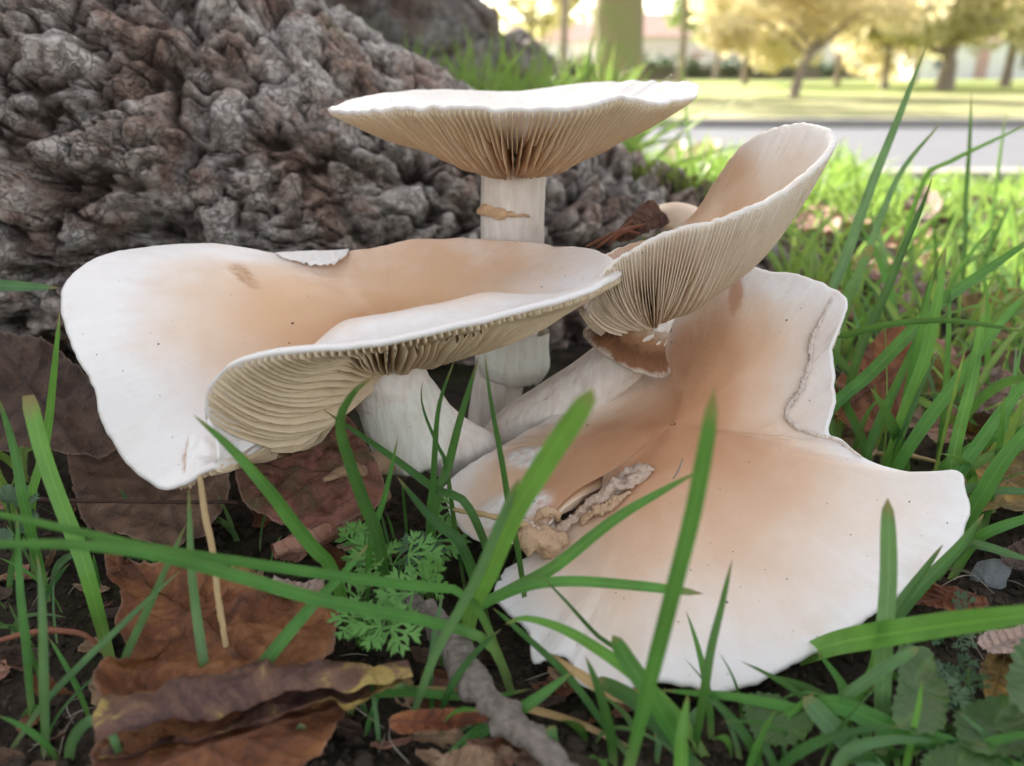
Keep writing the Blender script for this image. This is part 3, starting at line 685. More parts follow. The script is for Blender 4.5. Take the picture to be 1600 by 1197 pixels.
cB = P(598, 494, 19.2)
make_stem(B, [cB + [0, 0, -1.0], P(606, 596, 18.5), P(640, 650, 18.6), P(690, 690, 18.9), P(745, 720, 19.4), P(780, 760, 19.9)], [.95, .98, .92, .85, .8, .6], m_stem, seed=12)
make_ring(B, P(612, 606, 18.4), P(652, 690, 18.7) - P(612, 606, 18.4), [(-.2, .84), (.3, 1.0), (0.9, 1.1), (1.6, 1.18), (1.9, 1.14)], m_ringw, 0.12, seed=6, pleat=.012)['label'] = 'greenish white skirt hanging under the gills'
sB = Surf(topB[8:])
# B marks: brown scar, torn lip, rolled tip
def ribbon(name, outer, inner, mat, parent, n=40, thick=0.03, seed=0, rad=1.0):
    a = catmull(outer, n); b = catmull(inner, n); k = np.linspace(0, 1, 6)[:, None, None]
    b = b + (0.06 * n1(np.arange(n) * .8, seed + 5))[:, None] * np.array([.3, .5, 1])
    V = a[None] * (1 - k) + b[None] * k; V = V + 0.03 * fbm(V * 2.5, 3, seed)[..., None]
    dn = np.array([0, .3, -1.0]) * thick
    W = np.concatenate([V, (V + dn)[::-1], V[:1]])
    return mesh(name, W.reshape(-1, 3), grid(13, n), mat, parent, attrs={'rad': np.full(13 * n, rad)})
ribbon('torn_lip', [P(430, 394, 21.9), P(470, 393, 22.0), P(510, 391, 22.1), P(545, 389, 22.1)], [P(436, 400, 21.6), P(475, 410, 21.4), P(515, 412, 21.3), P(540, 399, 21.7)], m_capB, B, seed=2, rad=.93)
# C: tilted cap with the raised wing
bC = np.array([P(775, 700, 20.8)[0], 20.8, 0.0])
Cm = T('mushroom', bC, 'tilted mushroom with raised cream wing and brown collar on its leaning stem', 'mushroom', 'cluster of mushrooms at the tree root')
rimC = [(918, 485, 19.2, .5), (935, 440, 18.8, .5), (965, 405, 18.4, .5), (1005, 380, 18.0, .55), (1060, 356, 17.8, .65), (1120, 344, 17.7, .8), (1200, 308, 17.8, .95), (1262, 263, 18.2, 1.0), (1296, 225, 18.9, .9), (1294, 205, 19.4, .8), (1270, 194, 20.0, .7), (1235, 193, 20.6, .6), (1200, 204, 21.2, .5), (1158, 230, 21.9, .45),
        (1120, 278, 22.3, .4), (1085, 332, 22.4, .3), (1040, 362, 22.3, .2), (990, 380, 22.0, .2), (945, 400, 21.2, .2), (915, 440, 20.2, .4)]
capC, topC, _ = make_cap(Cm, rimC, (1012, 442, 20.0), m_capC, m_gillC, zp=1.2, nt=420, seed=21, t_c=0.5, G_=0.62, rs=0.2, t_r=0.14, gill_wave=0.02, nr=60, gw=0.013, gmask=lambda x: 1 - .85 * float(sstep(3.6, 6.0, x)), marks=[('warm', 1120, 310, 55, 95, 30, 0), ('warm', 990, 385, 90, 25, -15, 0)])
cC = P(1012, 442, 20.0)
make_stem(Cm, [cC + [0, 0, -.75], P(1006, 500, 19.7), P(985, 545, 19.7), P(935, 590, 19.9), P(870, 635, 20.2), P(820, 668, 20.5), P(780, 705, 20.8), P(755, 740, 20.9)], [.72, .72, .70, .72, .76, .78, .72, .5], m_stem, seed=22, nu=90)
rg = make_ring(Cm, P(1004, 503, 19.7), (-.42, 0.1, -1), [(-.15, .76), (.25, .79), (.62, .98), (.90, 1.26)], m_collar, 0.07, seed=8); rg['label'] = 'rusty brown flared collar'

# D: large split cap lying in front
bD = np.array([P(1010, 700, 19.0)[0], 19.0, 0.0])
D = T('mushroom', bD, 'largest mushroom, a split cap with rusty centre and torn rim leaning over the grass', 'mushroom', 'cluster of mushrooms at the tree root')
def postD(V, r, th):
    lift = 0.45 * sstep(0.86, 1.0, th)[None] * sstep(0.30, 0.75, r)[:, None]
    V[..., 2] += lift
    V[..., 2] -= (0.25 * sstep(0.10, 0.0, th))[None] * sstep(0.3, 0.7, r)[:, None]
    return V
rimD = [(790, 872, 15.2, .15), (774, 908, 14.6, .2), (800, 945, 13.9, .2), (828, 985, 13.2, .2), (834, 1024, 12.6, .2), (868, 1012, 12.6, .2), (893, 1028, 12.4, .2), (905, 1062, 11.9, .2), (955, 1083, 11.6, .2), (1000, 1070, 11.7, .2), (1040, 1062, 11.7, .2), (1070, 1066, 11.7, .2),
        (1108, 1080, 11.6, .2), (1136, 1078, 11.7, .2), (1200, 1054, 12.0, .25), (1281, 1014, 12.5, .25), (1353, 966, 13.1, .25), (1413, 925, 13.6, .25), (1481, 873, 14.2, .2), (1508, 815, 14.9, .2), (1510, 770, 15.4, .15), (1492, 736, 15.8, .1), (1441, 741, 16.0, .1), (1361, 721, 16.6, .2), (1312, 688, 17.2, .3),
        (1288, 677, 17.4, .4), (1299, 630, 17.9, .45), (1300, 590, 18.4, .45), (1297, 540, 19.0, .4), (1317, 495, 19.6, .3), (1321, 468, 20.0, .25), (1300, 449, 20.4, .2), (1240, 430, 20.9, .2), (1175, 417, 21.3, .2), (1110, 440, 21.4, .3), (1060, 480, 21.2, .4),
        (1000, 540, 20.9, .3), (940, 600, 20.2, .2), (870, 645, 19.5, .1), (790, 690, 18.6, 0), (735, 725, 17.8, 0), (698, 762, 17.0, 0), (706, 815, 16.2, 0), (750, 862, 15.3, 0), (800, 868, 15.1, 0), (850, 860, 15.2, 0)]
capD, topD, ND = make_cap(D, rimD, (1052, 662, 17.9), m_capD, m_gillC, zp=1.15, nt=640, nr=96, seed=31, t_c=0.6, G_=0.34, rs=0.15, t_r=0.10, slit=0.45, rimnoise=0.05, post=postD, ip=3.4,
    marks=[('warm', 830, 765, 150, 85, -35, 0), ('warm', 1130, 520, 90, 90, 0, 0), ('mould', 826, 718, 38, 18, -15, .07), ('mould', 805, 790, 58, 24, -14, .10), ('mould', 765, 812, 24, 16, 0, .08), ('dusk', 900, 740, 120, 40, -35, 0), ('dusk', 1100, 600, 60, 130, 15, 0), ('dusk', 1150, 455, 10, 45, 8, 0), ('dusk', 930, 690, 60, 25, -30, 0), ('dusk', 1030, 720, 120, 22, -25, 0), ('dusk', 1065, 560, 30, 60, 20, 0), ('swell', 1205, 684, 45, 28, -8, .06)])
cD = P(1052, 662, 17.9)
make_stem(D, [cD + [.0, .35, -1.0], cD + [-.4, .7, -1.7], (bD[0] - .8, 19.2, .6), (bD[0] - 1.2, 19.4, -.6)], [.8, .85, .85, .6], m_stemd, seed=32)
sD = Surf(topD[6:])
def onD(x, y, up=0.05): 
    p = P(x, y, sD(x, y)); return p + np.array([0, -.4, .9]) * up
lump_strip('torn_flesh', [onD(835, 850, .15), onD(865, 835, .2), onD(900, 812, .16), onD(925, 795, .16), onD(955, 775, .18), onD(990, 755, .12), onD(1015, 742, .05)], [.09, .16, .12, .14, .18, .11, .03], m_fleshg, D, 1.1, 8, 90, 22)
lump_strip('torn_flesh', [onD(805, 842, .1), onD(830, 848, .2), onD(860, 852, .22), onD(886, 846, .2)], [.10, .26, .28, .14], m_flesht, D, 1.0, 9, 60, 22)
lump_strip('torn_flesh', [onD(838, 815, .1), onD(850, 808, .22), onD(868, 808, .15), onD(872, 820, .1)], [.05, .10, .09, .04], m_flesht, D, 0.9, 10, 40, 14)
lump_strip('torn_flesh', [onD(760, 838, .05), onD(785, 830, .12), onD(815, 826, .1), onD(842, 832, .08)], [.04, .12, .13, .06], m_flesh, D, 1.2, 31, 60, 18)
lump_strip('torn_flesh', [onD(905, 822, .06), onD(930, 806, .14), onD(960, 790, .14), onD(985, 770, .06)], [.04, .11, .10, .03], m_flesht, D, 1.3, 32, 60, 18)
lump_strip('torn_flesh', [onD(945, 765, .05), onD(975, 748, .12), onD(1005, 740, .1), onD(1022, 736, .04)], [.05, .13, .12, .04], m_fleshg, D, 1.0, 33, 50, 18)
# torn right rim: a ledge of flesh and the gill layer below it
m_gl = m_gillC
lump_strip('torn_rim', [onD(1300, 468, .05), onD(1283, 500, .06), onD(1268, 530, .06), onD(1264, 570, .07), onD(1250, 610, .08), onD(1228, 645, .06), onD(1240, 668, .06), onD(1270, 680, .05), onD(1310, 692, .05), onD(1345, 716, .03)], [.02, .04, .05, .05, .06, .05, .05, .04, .03, .02], m_flesh, D, 1.5, 13, 220, 10)

# F: small mushroom half hidden behind
pF = P(1056, 348, 26.0)
Fm = T('mushroom', (pF[0], pF[1], 0), 'small tan mushroom half hidden behind the raised wing', 'mushroom', 'cluster of mushrooms at the tree root')
def small_cap():
    nr, nt = 14, 48; r = np.linspace(0, 1.05, nr); ps = np.arange(nt) / nt * 6.2832
    top = np.stack([pF[0] + r[:, None] * np.cos(ps), pF[1] + r[:, None] * np.sin(ps), pF[2] + 0.62 * np.sqrt(np.clip(1 - (r / 1.06) ** 2, 0, 1))[:, None] + 0 * ps], -1)
    low = top.copy(); low[..., 2] = pF[2] - .05 - .25 * (1 - r)[:, None]
    W = np.concatenate([top, low[::-1]]); W[..., 2] += .03 * fbm(W, 2, 3)
    return mesh('cap', W.reshape(-1, 3), grid(2 * nr, nt, True), m_capF, Fm, attrs={'rad': np.repeat(np.concatenate([r, r[::-1]]), nt)})
small_cap(); make_stem(Fm, [pF + [0, 0, .2], pF + [-.2, 0, -1.5], (pF[0] - .6, pF[1] - .3, -.3)], [.35, .36, .42], m_stem, 30, 24, 5)

# ------------------------------------------------------------------ fallen leaves
def in_root(x, y): return 25 < y < 58 and x < 13 + .0 * y
def leaf(name, outline, mat, label, z=0.3, group=None, curl=0.25, crump=0.12, seed=0, axis=None, cat='leaf', teeth=0.04, nt=150, nr=22):
    """outline: (px, py) lying at height z, or (px, py, Y)"""
    pts = []
    for q in outline:
        pts.append(q if isinstance(q, np.ndarray) else P(*q) if len(q) == 3 else G(q[0], q[1], z))
    O = catmull(pts, nt, True); C = O.mean(0)
    th = np.arange(nt)
    out = O - C; L = np.linalg.norm(out, axis=1, keepdims=True)
    O = O + out / L * (teeth * n1(th * 1.1, seed, 2) + teeth * 0.8 * n1(th * .35, seed + 1, 2))[:, None]
    r = np.linspace(0, 1, nr) ** 0.9; r[0] = 0.01
    V = C + (O - C)[None] * r[:, None, None]
    nrm = np.cross(O[nt // 3] - C, O[2 * nt // 3] - C) + np.cross(O[0] - C, O[nt // 3] - C) + np.cross(O[2 * nt // 3] - C, O[0] - C)
    nrm /= np.linalg.norm(nrm)
    if nrm @ np.array([0, -.5, 1]) < 0: nrm = -nrm
    size = L.mean()
    i0 = int(np.argmax(L)); ax = out[i0] / L[i0] if axis is None else np.array(axis, float)
    bx = np.cross(nrm, ax); u = ((V - C) * ax).sum(-1) / size; v = ((V - C) * bx).sum(-1) / size
    sv = np.abs(((u - 0.75 * np.abs(v)) * 2.6) % 1 - 0.5) * 2
    vein = np.maximum(sstep(0.05, 0.0, np.abs(v)), sstep(0.14, 0.0, sv) * 0.8)
    ed = curl * (r ** 3)[:, None] * (0.55 + 0.9 * n1(th * 0.06, seed + 4, 2))[None]
    h = ed + crump * fbm(V * 0.9, 3, seed + 7) + 0.45 * crump * fbm(V * 2.8, 2, seed + 8) + 0.07 * vein + 0.05 * (1 - sv) * size * .25
    V = V + nrm * h[..., None]
    W = np.vstack([V.reshape(-1, 3), V[0].mean(0)]); j = np.arange(nt)
    F = [grid(nr, nt, True), np.stack([np.full(nt, nr * nt), (j + 1) % nt, j], -1)]
    o = mesh(name, W, F, mat, attrs={'vein': np.append(vein.ravel(), 1), 'rad': np.append(np.repeat(r, nt), 0)})
    return props(o, label, cat, group)
def rolled_leaf(name, axis, rad, mat, label, turns=1.35, seed=0, flat=1.0, group=None, cr=.14):
    nu, nv = 110, 70
    c = catmull(np.c_[np.array(axis), np.array(rad)], nu); R = c[:, 3]; c = c[:, :3]
    a, b, t = frame(np.gradient(c, axis=0)); ps = np.linspace(0.4, 0.4 + turns * 6.283, nv)
    rr = R[:, None] * (0.62 + 0.38 * np.linspace(0, 1, nv) ** .8)[None]
    us = np.linspace(0, 1, nu)
    ps2 = ps[None] + 0.35 * n1(us * 5, seed, 2)[:, None]
    V = c[:, None] + rr[..., None] * (a[:, None] * np.cos(ps2)[..., None] + flat * b[:, None] * np.sin(ps2)[..., None])
    V = V + cr * fbm(V * 0.8, 3, seed)[..., None] * np.array([.6, .6, 1]) + .5 * cr * fbm(V * 1.9 + 7, 3, seed + 1)[..., None] * np.array([-.6, .6, 1]) + 0.04 * fbm(V * 3.2, 2, seed + 2)[..., None]
    sv = np.abs(((us[:, None] * 5 + np.linspace(0, 1, nv)[None] * 1.2)) % 1 - .5) * 2
    vein = sstep(.12, 0, sv)
    o = mesh(name, V.reshape(-1, 3), grid(nu, nv), mat, attrs={'vein': vein.ravel(), 'rad': np.zeros(nu * nv)})
    return props(o, label, 'leaf', group)
FL = 'fallen leaves around the mushrooms'
leaf('fallen_leaf', [(168, 872), (188, 868), (205, 888), (240, 896), (290, 884), (330, 903), (400, 912), (470, 942), (530, 952), (526, 1000), (512, 1040), (440, 1066), (350, 1095), (290, 1122), (200, 1118), (150, 1092), (165, 1052), (200, 1030), (182, 990), (196, 950), (170, 915)],
     ml_rust, 'large rust brown leaf with dark spots lying flat on the soil', 0.5, FL, 0.4, 0.42, 1, nt=220, nr=34)
rolled_leaf('fallen_leaf', [G(150, 1135, .55), G(250, 1112, .6), G(400, 1080, .7), G(540, 1056, .8), G(645, 1034, .8)], [.62, .66, .58, .50, .26], ml_purp, 'rolled purple brown leaf with ochre patches', .92, 3, .55, FL, .26)
leaf('fallen_leaf', [(160, 1150), (300, 1115), (420, 1110), (545, 1092), (530, 1130), (490, 1197), (400, 1240), (250, 1250), (150, 1215)], ml_rust, 'dull brown leaf beneath the rolled purple leaf', 0.3, FL, .1, .12, 4)
leaf('fallen_leaf', [(368, 705, 16.9), (410, 668, 17.4), (470, 650, 17.8), (540, 652, 18.0), (575, 700, 17.4), (600, 750, 16.8), (585, 790, 16.2), (540, 815, 15.8), (480, 822, 15.6), (425, 815, 15.7), (385, 785, 16.1), (366, 745, 16.5)],
     ml_mah, 'mahogany leaf with olive tinge propped under the drooping cap', 0.3, FL, -.3, .4, 5, nr=28)
rolled_leaf('fallen_leaf', [G(430, 858, .8), G(480, 838, .9), G(540, 805, 1.0), G(605, 765, 1.1)], [.26, .40, .40, .22], ml_pink, 'curled pinkish leaf edge beside the mahogany leaf', 1.1, 6, .8, FL)
rolled_leaf('fallen_leaf', [G(505, 748, 1.9), G(550, 735, 1.9), G(600, 722, 1.7), G(640, 730, 1.2)], [.10, .32, .36, .2], ml_tan, 'crumpled tan leaf scrap below the white skirt', 1.2, 9, .8, FL)
leaf('fallen_leaf', [(115, 722), (180, 702), (260, 690), (335, 690), (358, 740), (352, 800), (300, 850), (210, 856), (140, 832), (118, 780)], ml_brn, 'flat brown leaf behind the tip of the drooping cap', 0.35, FL, .35, .35, 7)
leaf('fallen_leaf', [(-30, 527, 22.4), (30, 526, 22.2), (70, 534, 21.9), (110, 560, 21.3), (160, 620, 20.3), (192, 700, 19.3), (140, 716, 18.9), (60, 702, 19.3), (-30, 690, 19.8)], ml_dark, 'dark toothed leaf leaning against the root', 0.3, FL, .2, .3, 8, teeth=.12)
leaf('fallen_leaf', [(0, 628), (40, 628), (38, 655), (10, 664), (-12, 650)], ml_pale, 'small greyish pink leaf scrap near the dark toothed leaf', 1.3, FL, .1, .1, 9)
leaf('fallen_leaf', [(1296, 655, 20.5), (1304, 600, 21.5), (1340, 552, 22.6), (1385, 514, 23.6), (1412, 540, 23.4), (1422, 605, 22.6), (1400, 660, 21.6), (1350, 680, 20.8)], ml_red, 'red brown leaf standing up beside the torn cap', 0.3, FL, .3, .2, 10)
leaf('fallen_leaf', [(1440, 672), (1480, 640), (1535, 636), (1560, 655), (1520, 690), (1470, 700)], ml_pink, 'pinkish tan leaf among the grass by the torn cap', 0.8, FL, .25, .2, 11)
leaf('fallen_leaf', [(1488, 798), (1500, 745), (1545, 700), (1605, 690), (1660, 720), (1650, 800), (1560, 812)], ml_yel, 'yellow and brown leaf under the grass blades', 0.6, FL, .3, .15, 12)
leaf('fallen_leaf', [(1366, 452), (1405, 424), (1462, 430), (1470, 470), (1420, 488), (1380, 484)], ml_brn, 'brown leaf deep in the grass', 1.0, FL, .5, .3, 13)
leaf('fallen_leaf', [(1508, 628), (1538, 590), (1590, 610), (1590, 660), (1540, 672)], ml_brn, 'cupped brown leaf behind the pinkish tan leaf', 1.2, FL, .5, .2, 14)
leaf('fallen_leaf', [(1528, 1004), (1558, 985), (1625, 985), (1630, 1015), (1580, 1024), (1540, 1020)], ml_pale, 'pale pink leaf fragment by the broad weed leaf', 0.6, FL, .1, .1, 15, teeth=.07)
leaf('fallen_leaf', [(1532, 1045), (1552, 1022), (1582, 1028), (1582, 1080), (1560, 1100), (1538, 1090)], ml_yel, 'small ochre leaf beside the broad weed leaf', 0.4, FL, .15, .1, 16)
leaf('fallen_leaf', [(690, 1190), (720, 1172), (765, 1178), (770, 1200), (740, 1225), (695, 1220)], ml_tan, 'tan leaf scrap below the grey twig', 0.3, FL, .08, .06, 17)
leaf('fallen_leaf', [(610, 1126), (660, 1112), (760, 1118), (765, 1132), (690, 1146), (620, 1146)], ml_red, 'reddish strip of bark across the grey twig', 0.35, FL, .1, .06, 18, cat='bark strip')
leaf('fallen_leaf', [(430, 905), (470, 912), (505, 905), (500, 930), (460, 940), (425, 930)], ml_pale, 'papery grey leaf scrap behind the large rust leaf', 0.8, FL, .12, .12, 19)
leaf('fallen_leaf', [(1240, 355), (1275, 325), (1300, 330), (1310, 362), (1270, 372)], ml_pink, 'pinkish leaf lying behind the raised wing', 1.5, FL, .5, .3, 20)
leaf('fallen_leaf', [(1075, 240), (1105, 222), (1125, 230), (1110, 252), (1080, 258)], ml_yel, 'orange leaf in the grass beyond the mossy root', 2.0, FL, .6, .4, 21)
leaf('fallen_leaf', [(1040, 235), (1062, 222), (1075, 245), (1050, 262)], ml_tan, 'tan leaf in the grass beyond the mossy root', 1.5, FL, .6, .4, 22)
leaf('fallen_leaf', [(1410, 330), (1440, 300), (1470, 330), (1440, 352)], ml_brn, 'brown leaf at the edge of the sunlit grass', 1.5, FL, .9, .4, 23)
leaf('fallen_leaf', [(1560, 870), (1610, 840), (1680, 850), (1680, 890), (1600, 900)], ml_dark, 'dark wrinkled leaf behind the broad blade', 0.5, FL, .2, .2, 24)
leaf('fallen_leaf', [(1425, 925), (1450, 915), (1520, 928), (1540, 955), (1480, 960), (1430, 950)], ml_red, 'brown leaf strip under the rim of the split cap', 0.3, FL, .1, .1, 25)
leaf('fallen_leaf', [(960, 377, 23.6), (985, 340, 23.9), (1012, 317, 24.2), (1032, 326, 24.1), (1046, 352, 23.8), (1020, 362, 23.5), (985, 378, 23.3)], ml_purp, 'purplish dry leaf scrap caught behind the tilted cap', 0.3, FL, .15, .15, 26)
for i, (a, b) in enumerate((((915, 386, 23.0), (985, 352, 23.4)), ((930, 388, 22.9), (1010, 350, 23.2)), ((950, 384, 22.9), (1000, 366, 23.1)), ((940, 380, 23.1), (990, 344, 23.5)))):
    p, q = P(*a), P(*b); V, F = tubeV([p, (p + q) / 2 + [0, 0, .12 * (i % 3)], q], [.03, .07, .03], 14, 7, .3, i)
    W, F = capped(V, F); props(mesh('bark_fibre', W, F, m_twigr), ('lowest', 'longest', 'shortest', 'uppermost')[i] + ' reddish bark fibre lying behind the tilted cap', 'fibre', 'bark fibres behind the tilted cap')

for k in range(70):
    px, py = (rng.uniform(-20, 170), rng.uniform(720, 1190)) if k % 3 == 0 else (rng.uniform(520, 1000), rng.uniform(1000, 1195)) if k % 3 == 1 else (rng.uniform(340, 720), rng.uniform(780, 900))
    c = G(px, py, 0); c[2] = gzq(c[0], c[1]) + .12; r = rng.uniform(.16, .42); a0 = rng.uniform(0, 6.28)
    nrm = np.array([rng.normal(0, .4), rng.normal(-.2, .4), 1.0]); nrm /= np.linalg.norm(nrm); u = np.cross(nrm, [0, 1.0, .1]); u /= np.linalg.norm(u); v = np.cross(nrm, u)
    ol = [c + (u * math.cos(a0 + i * .9) * r * 1.3 + v * math.sin(a0 + i * .9) * r * .7) * rng.uniform(.6, 1.25) for i in range(7)]
    leaf('leaf_fragment', ol, (ml_brn, ml_tan, ml_pink, ml_dark, ml_rust)[k % 5], ('brown', 'tan', 'pinkish', 'dark', 'rusty')[k % 5] + (' small' if r < .28 else '') + ' leaf fragment ' + ('on soil by the red twig', 'around the grey twig', 'between the mahogany leaf and the feathery weed')[k % 3], .3, 'leaf fragments on the soil', .1, .1, 200 + k, nt=36, nr=6)
LT = 'dry leaves lying in the sward'
for k in range(40):
    px = rng.uniform(1190, 1620); py = rng.uniform(330, 720)
    c = G(px, py, .5)
    if c[1] < 19 or in_root(c[0], c[1]): continue
    r = rng.uniform(.7, 1.7); n = 9; a0 = rng.uniform(0, 6.28); ol = []
    nrm = np.array([rng.normal(0, .35), rng.normal(-.3, .3), 1.0]); nrm /= np.linalg.norm(nrm); u = np.cross(nrm, [0, 1.0, .1]); u /= np.linalg.norm(u); v = np.cross(nrm, u)
    for i in range(n):
        a = a0 + i / n * 6.283; q = c + (u * math.cos(a) * r * 1.25 + v * math.sin(a) * r * .8) * rng.uniform(.75, 1.15)
        ol.append(q)
    hue = ('brown', 'tan', 'pinkish', 'yellowish')[k % 4]; szw = 'small ' if r < 1.05 else 'large ' if r > 1.4 else ''
    leaf('fallen_leaf', ol, (ml_brn, ml_tan, ml_pink, ml_yel)[k % 4], szw + hue + ' dry leaf ' + ('behind the raised wing' if px < 1310 else 'near the red brown leaf' if c[1] < 30 else 'half buried in the grass') , .3, LT, .35, .25, 100 + k, nt=70, nr=10)
# ------------------------------------------------------------------ twigs and straws
def stick(name, pts, rad, mat, label, cat, group=None, wob=.25, nu=60, nv=14, seed=0, knots=()):
    V, F = tubeV(pts, rad, nu, nv, wob, seed)
    V = V + 0.09 * fbm(V * 3.5, 4, seed + 1)[..., None] * (np.mean(rad) / .3)
    for k in knots:
        i = int(k * nu); cen = V[i].mean(0); g = np.exp(-((np.arange(nu) - i) / 2.2) ** 2)
        V = V + (V - V.mean(1, keepdims=True)) * (0.28 * g)[:, None, None]
    W, F = capped(V, F); return props(mesh(name, W, F, mat), label, cat, group)
stick('twig', [G(635, 938, .35), G(690, 985, .4), G(730, 1050, .4), G(775, 1110, .4), G(840, 1165, .4), G(900, 1230, .3)], [.22, .25, .27, .26, .23, .21], m_twig, 'grey knotted twig lying across the soil', 'twig', wob=.3, nu=140, nv=26, seed=3, knots=(.12, .32, .45, .7))
stick('twig', [G(-20, 778, .9), G(100, 782, .9), G(230, 784, 1.0), G(372, 785, 1.0)], [.06, .055, .05, .045], m_twigd, 'thin dark twig lying behind the long grass blades', 'twig', nu=50, nv=8)
stick('twig', [G(-10, 1003, .2), G(40, 990, .35), G(90, 985, .4), G(130, 992, .3), G(155, 1008, .1)], [.05, .06, .06, .05, .03], m_twigr, 'thin reddish twig arching over dark soil', 'twig', nu=40, nv=8)
stick('straw', [P(313, 742, 13.8), P(318, 790, 13.6), P(332, 860, 13.2), (P(345, 960, 12.6)), P(358, 1030, 12.2), P(372, 1068, 12.0)], [.05, .065, .065, .06, .055, .03], mstraw, 'tan dry stalk standing below the drooping cap tip', 'straw', wob=.15, nu=50, nv=9)
stick('straw', [P(705, 795, 15.6), P(760, 805, 15.3), P(832, 824, 15.1)], [.05, .07, .08], mstraw, 'short orange straw lying on the split cap', 'straw', nu=30, nv=8)
stick('straw', [G(1360, 708, .6), G(1420, 712, .6), G(1470, 724, .5)], [.06, .07, .05], mstraw, 'pale straw behind the split cap', 'straw', nu=30, nv=8)
stick('fibre', [P(1052, 748, 15.9), P(1060, 735, 15.9), P(1067, 715, 15.9)], [.02, .025, .01], m_root, 'pale hair fibre sticking up from the split cap', 'fibre', nu=12, nv=6)
GR = 'pale rootlets on the soil'
for k in range(34):
    px = rng.choice([rng.uniform(0, 170), rng.uniform(540, 1000), rng.uniform(1400, 1600), rng.uniform(0, 650)]); py = rng.uniform(860, 1190) if px < 1000 else rng.uniform(820, 1000)
    p = G(px, py, 0); p[2] = gzq(p[0], p[1]) + .12; a = rng.uniform(0, 6.28); L = rng.uniform(.4, 1.3)
    d = np.array([math.cos(a), math.sin(a), 0]); e = np.array([-d[1], d[0], 0]) * rng.normal(0, .12)
    stick('rootlet', [p - d * L / 2, p + e + [0, 0, rng.uniform(0, .2)], p + d * L / 2], [.008, .014, .006], m_root, ('long' if L > 1.0 else 'short' if L < .65 else 'middling') + ' pale rootlet on dark soil ' + ('by the red twig' if px < 170 else 'near the grey stone chip' if px > 1380 else 'around the grey twig' if px > 540 else 'by the rust leaf'), 'rootlet', GR, nu=12, nv=5)
def stone(p, s, label, seed, mat=m_stone, name='stone', group=None):
    nu, nv = 14, 20; u = np.linspace(.05, math.pi - .05, nu); v = np.arange(nv) / nv * 6.283
    d = np.stack([np.sin(u)[:, None] * np.cos(v), np.sin(u)[:, None] * np.sin(v), np.cos(u)[:, None] + 0 * v], -1)
    V = p + d * np.array(s) * (1 + .35 * fbm(d * 1.6 + seed, 3, seed) + .15 * np.round(fbm(d * 1.2, 2, seed + 1) * 3) / 3)[..., None]
    W, F = capped(V, grid(nu, nv, True)); return props(mesh(name, W, F, mat, smooth=False), label, 'stone', group)
stone(P(1546, 905, 15.6), (.42, .25, .5), 'angular grey stone chip by the split cap', 2)
for k in range(34):
    px, py = rng.uniform(0, 180), rng.uniform(850, 1190)
    if k % 2: px, py = rng.uniform(540, 1000), rng.uniform(1080, 1195)
    p = G(px, py, 0); p[2] = gzq(p[0], p[1]) + .03; r = rng.uniform(.08, .2)
    stone(p, (r, r, r * .7), ('larger' if r > .15 else 'tiny' if r < .11 else 'small') + ' dark pebble on the soil ' + ('by the red twig' if px < 200 else 'below the grey twig'), k, m_crumb, 'pebble', 'pebbles on the soil')
def crumbs(n):
    V, F = [], []
    for _ in range(n):
        px = rng.uniform(-50, 1650); py = rng.uniform(690, 1260)
        p = G(px, py, 0); p[2] = gzq(p[0], p[1]) + .02; r = rng.uniform(.03, .14)
        q = rng.normal(0, 1, (6, 3)) * .3 + np.array([[1, 0, 0], [-1, 0, 0], [0, 1, 0], [0, -1, 0], [0, 0, .8], [0, 0, -.8]])
        o = len(V); V += list(p + q * r)
        F += [(o + a, o + b, o + c) for a, b, c in ((0, 2, 4), (2, 1, 4), (1, 3, 4), (3, 0, 4), (2, 0, 5), (1, 2, 5), (3, 1, 5), (0, 3, 5))]
    o = mesh('soil_crumbs', np.array(V), F, m_crumb, smooth=False)
    return props(o, 'loose dark soil crumbs scattered over the ground', 'soil', kind='stuff')
crumbs(5200)

# ------------------------------------------------------------------ grass
def blade_mesh(c, w, nseg, twist=0.0, rnd=0.5, fold=0.22, face=None, blunt=False, rnd_tip=False):
    c = np.asarray(c); t = np.gradient(c, axis=0); t /= np.linalg.norm(t, axis=1, keepdims=True)
    view = (CAM - c) if face is None else np.repeat(np.array(face, float)[None], len(c), 0)
    view = view / np.linalg.norm(view, axis=1, keepdims=True)
    side = np.cross(t, view); side /= np.linalg.norm(side, axis=1, keepdims=True) + 1e-9
    nrm = np.cross(side, t)
    tw = np.linspace(0, 1, len(c)) * twist
    s2 = side * np.cos(tw)[:, None] + nrm * np.sin(tw)[:, None]; n2 = np.cross(s2, t)
    u = np.linspace(0, 1, len(c))
    prof = np.minimum(1, (0.62 + 0.9 * u)) * ((1 - u ** (14 if rnd_tip else 4)) ** (0.5 if rnd_tip else 0.75) if not blunt else np.where(u > .97, .7, 1.0)) + 0.02
    hw = (w * prof / 2)[:, None]
    V = np.stack([c - s2 * hw, c - s2 * hw * .5 - n2 * hw * fold * .7, c - n2 * hw * fold, c + s2 * hw * .5 - n2 * hw * fold * .7, c + s2 * hw], 1)
    n = len(c)
    return V.reshape(-1, 3), grid(n, 5), np.tile([-1, -.5, 0, .5, 1], n), np.repeat(u, 5)
NB_ = [0]
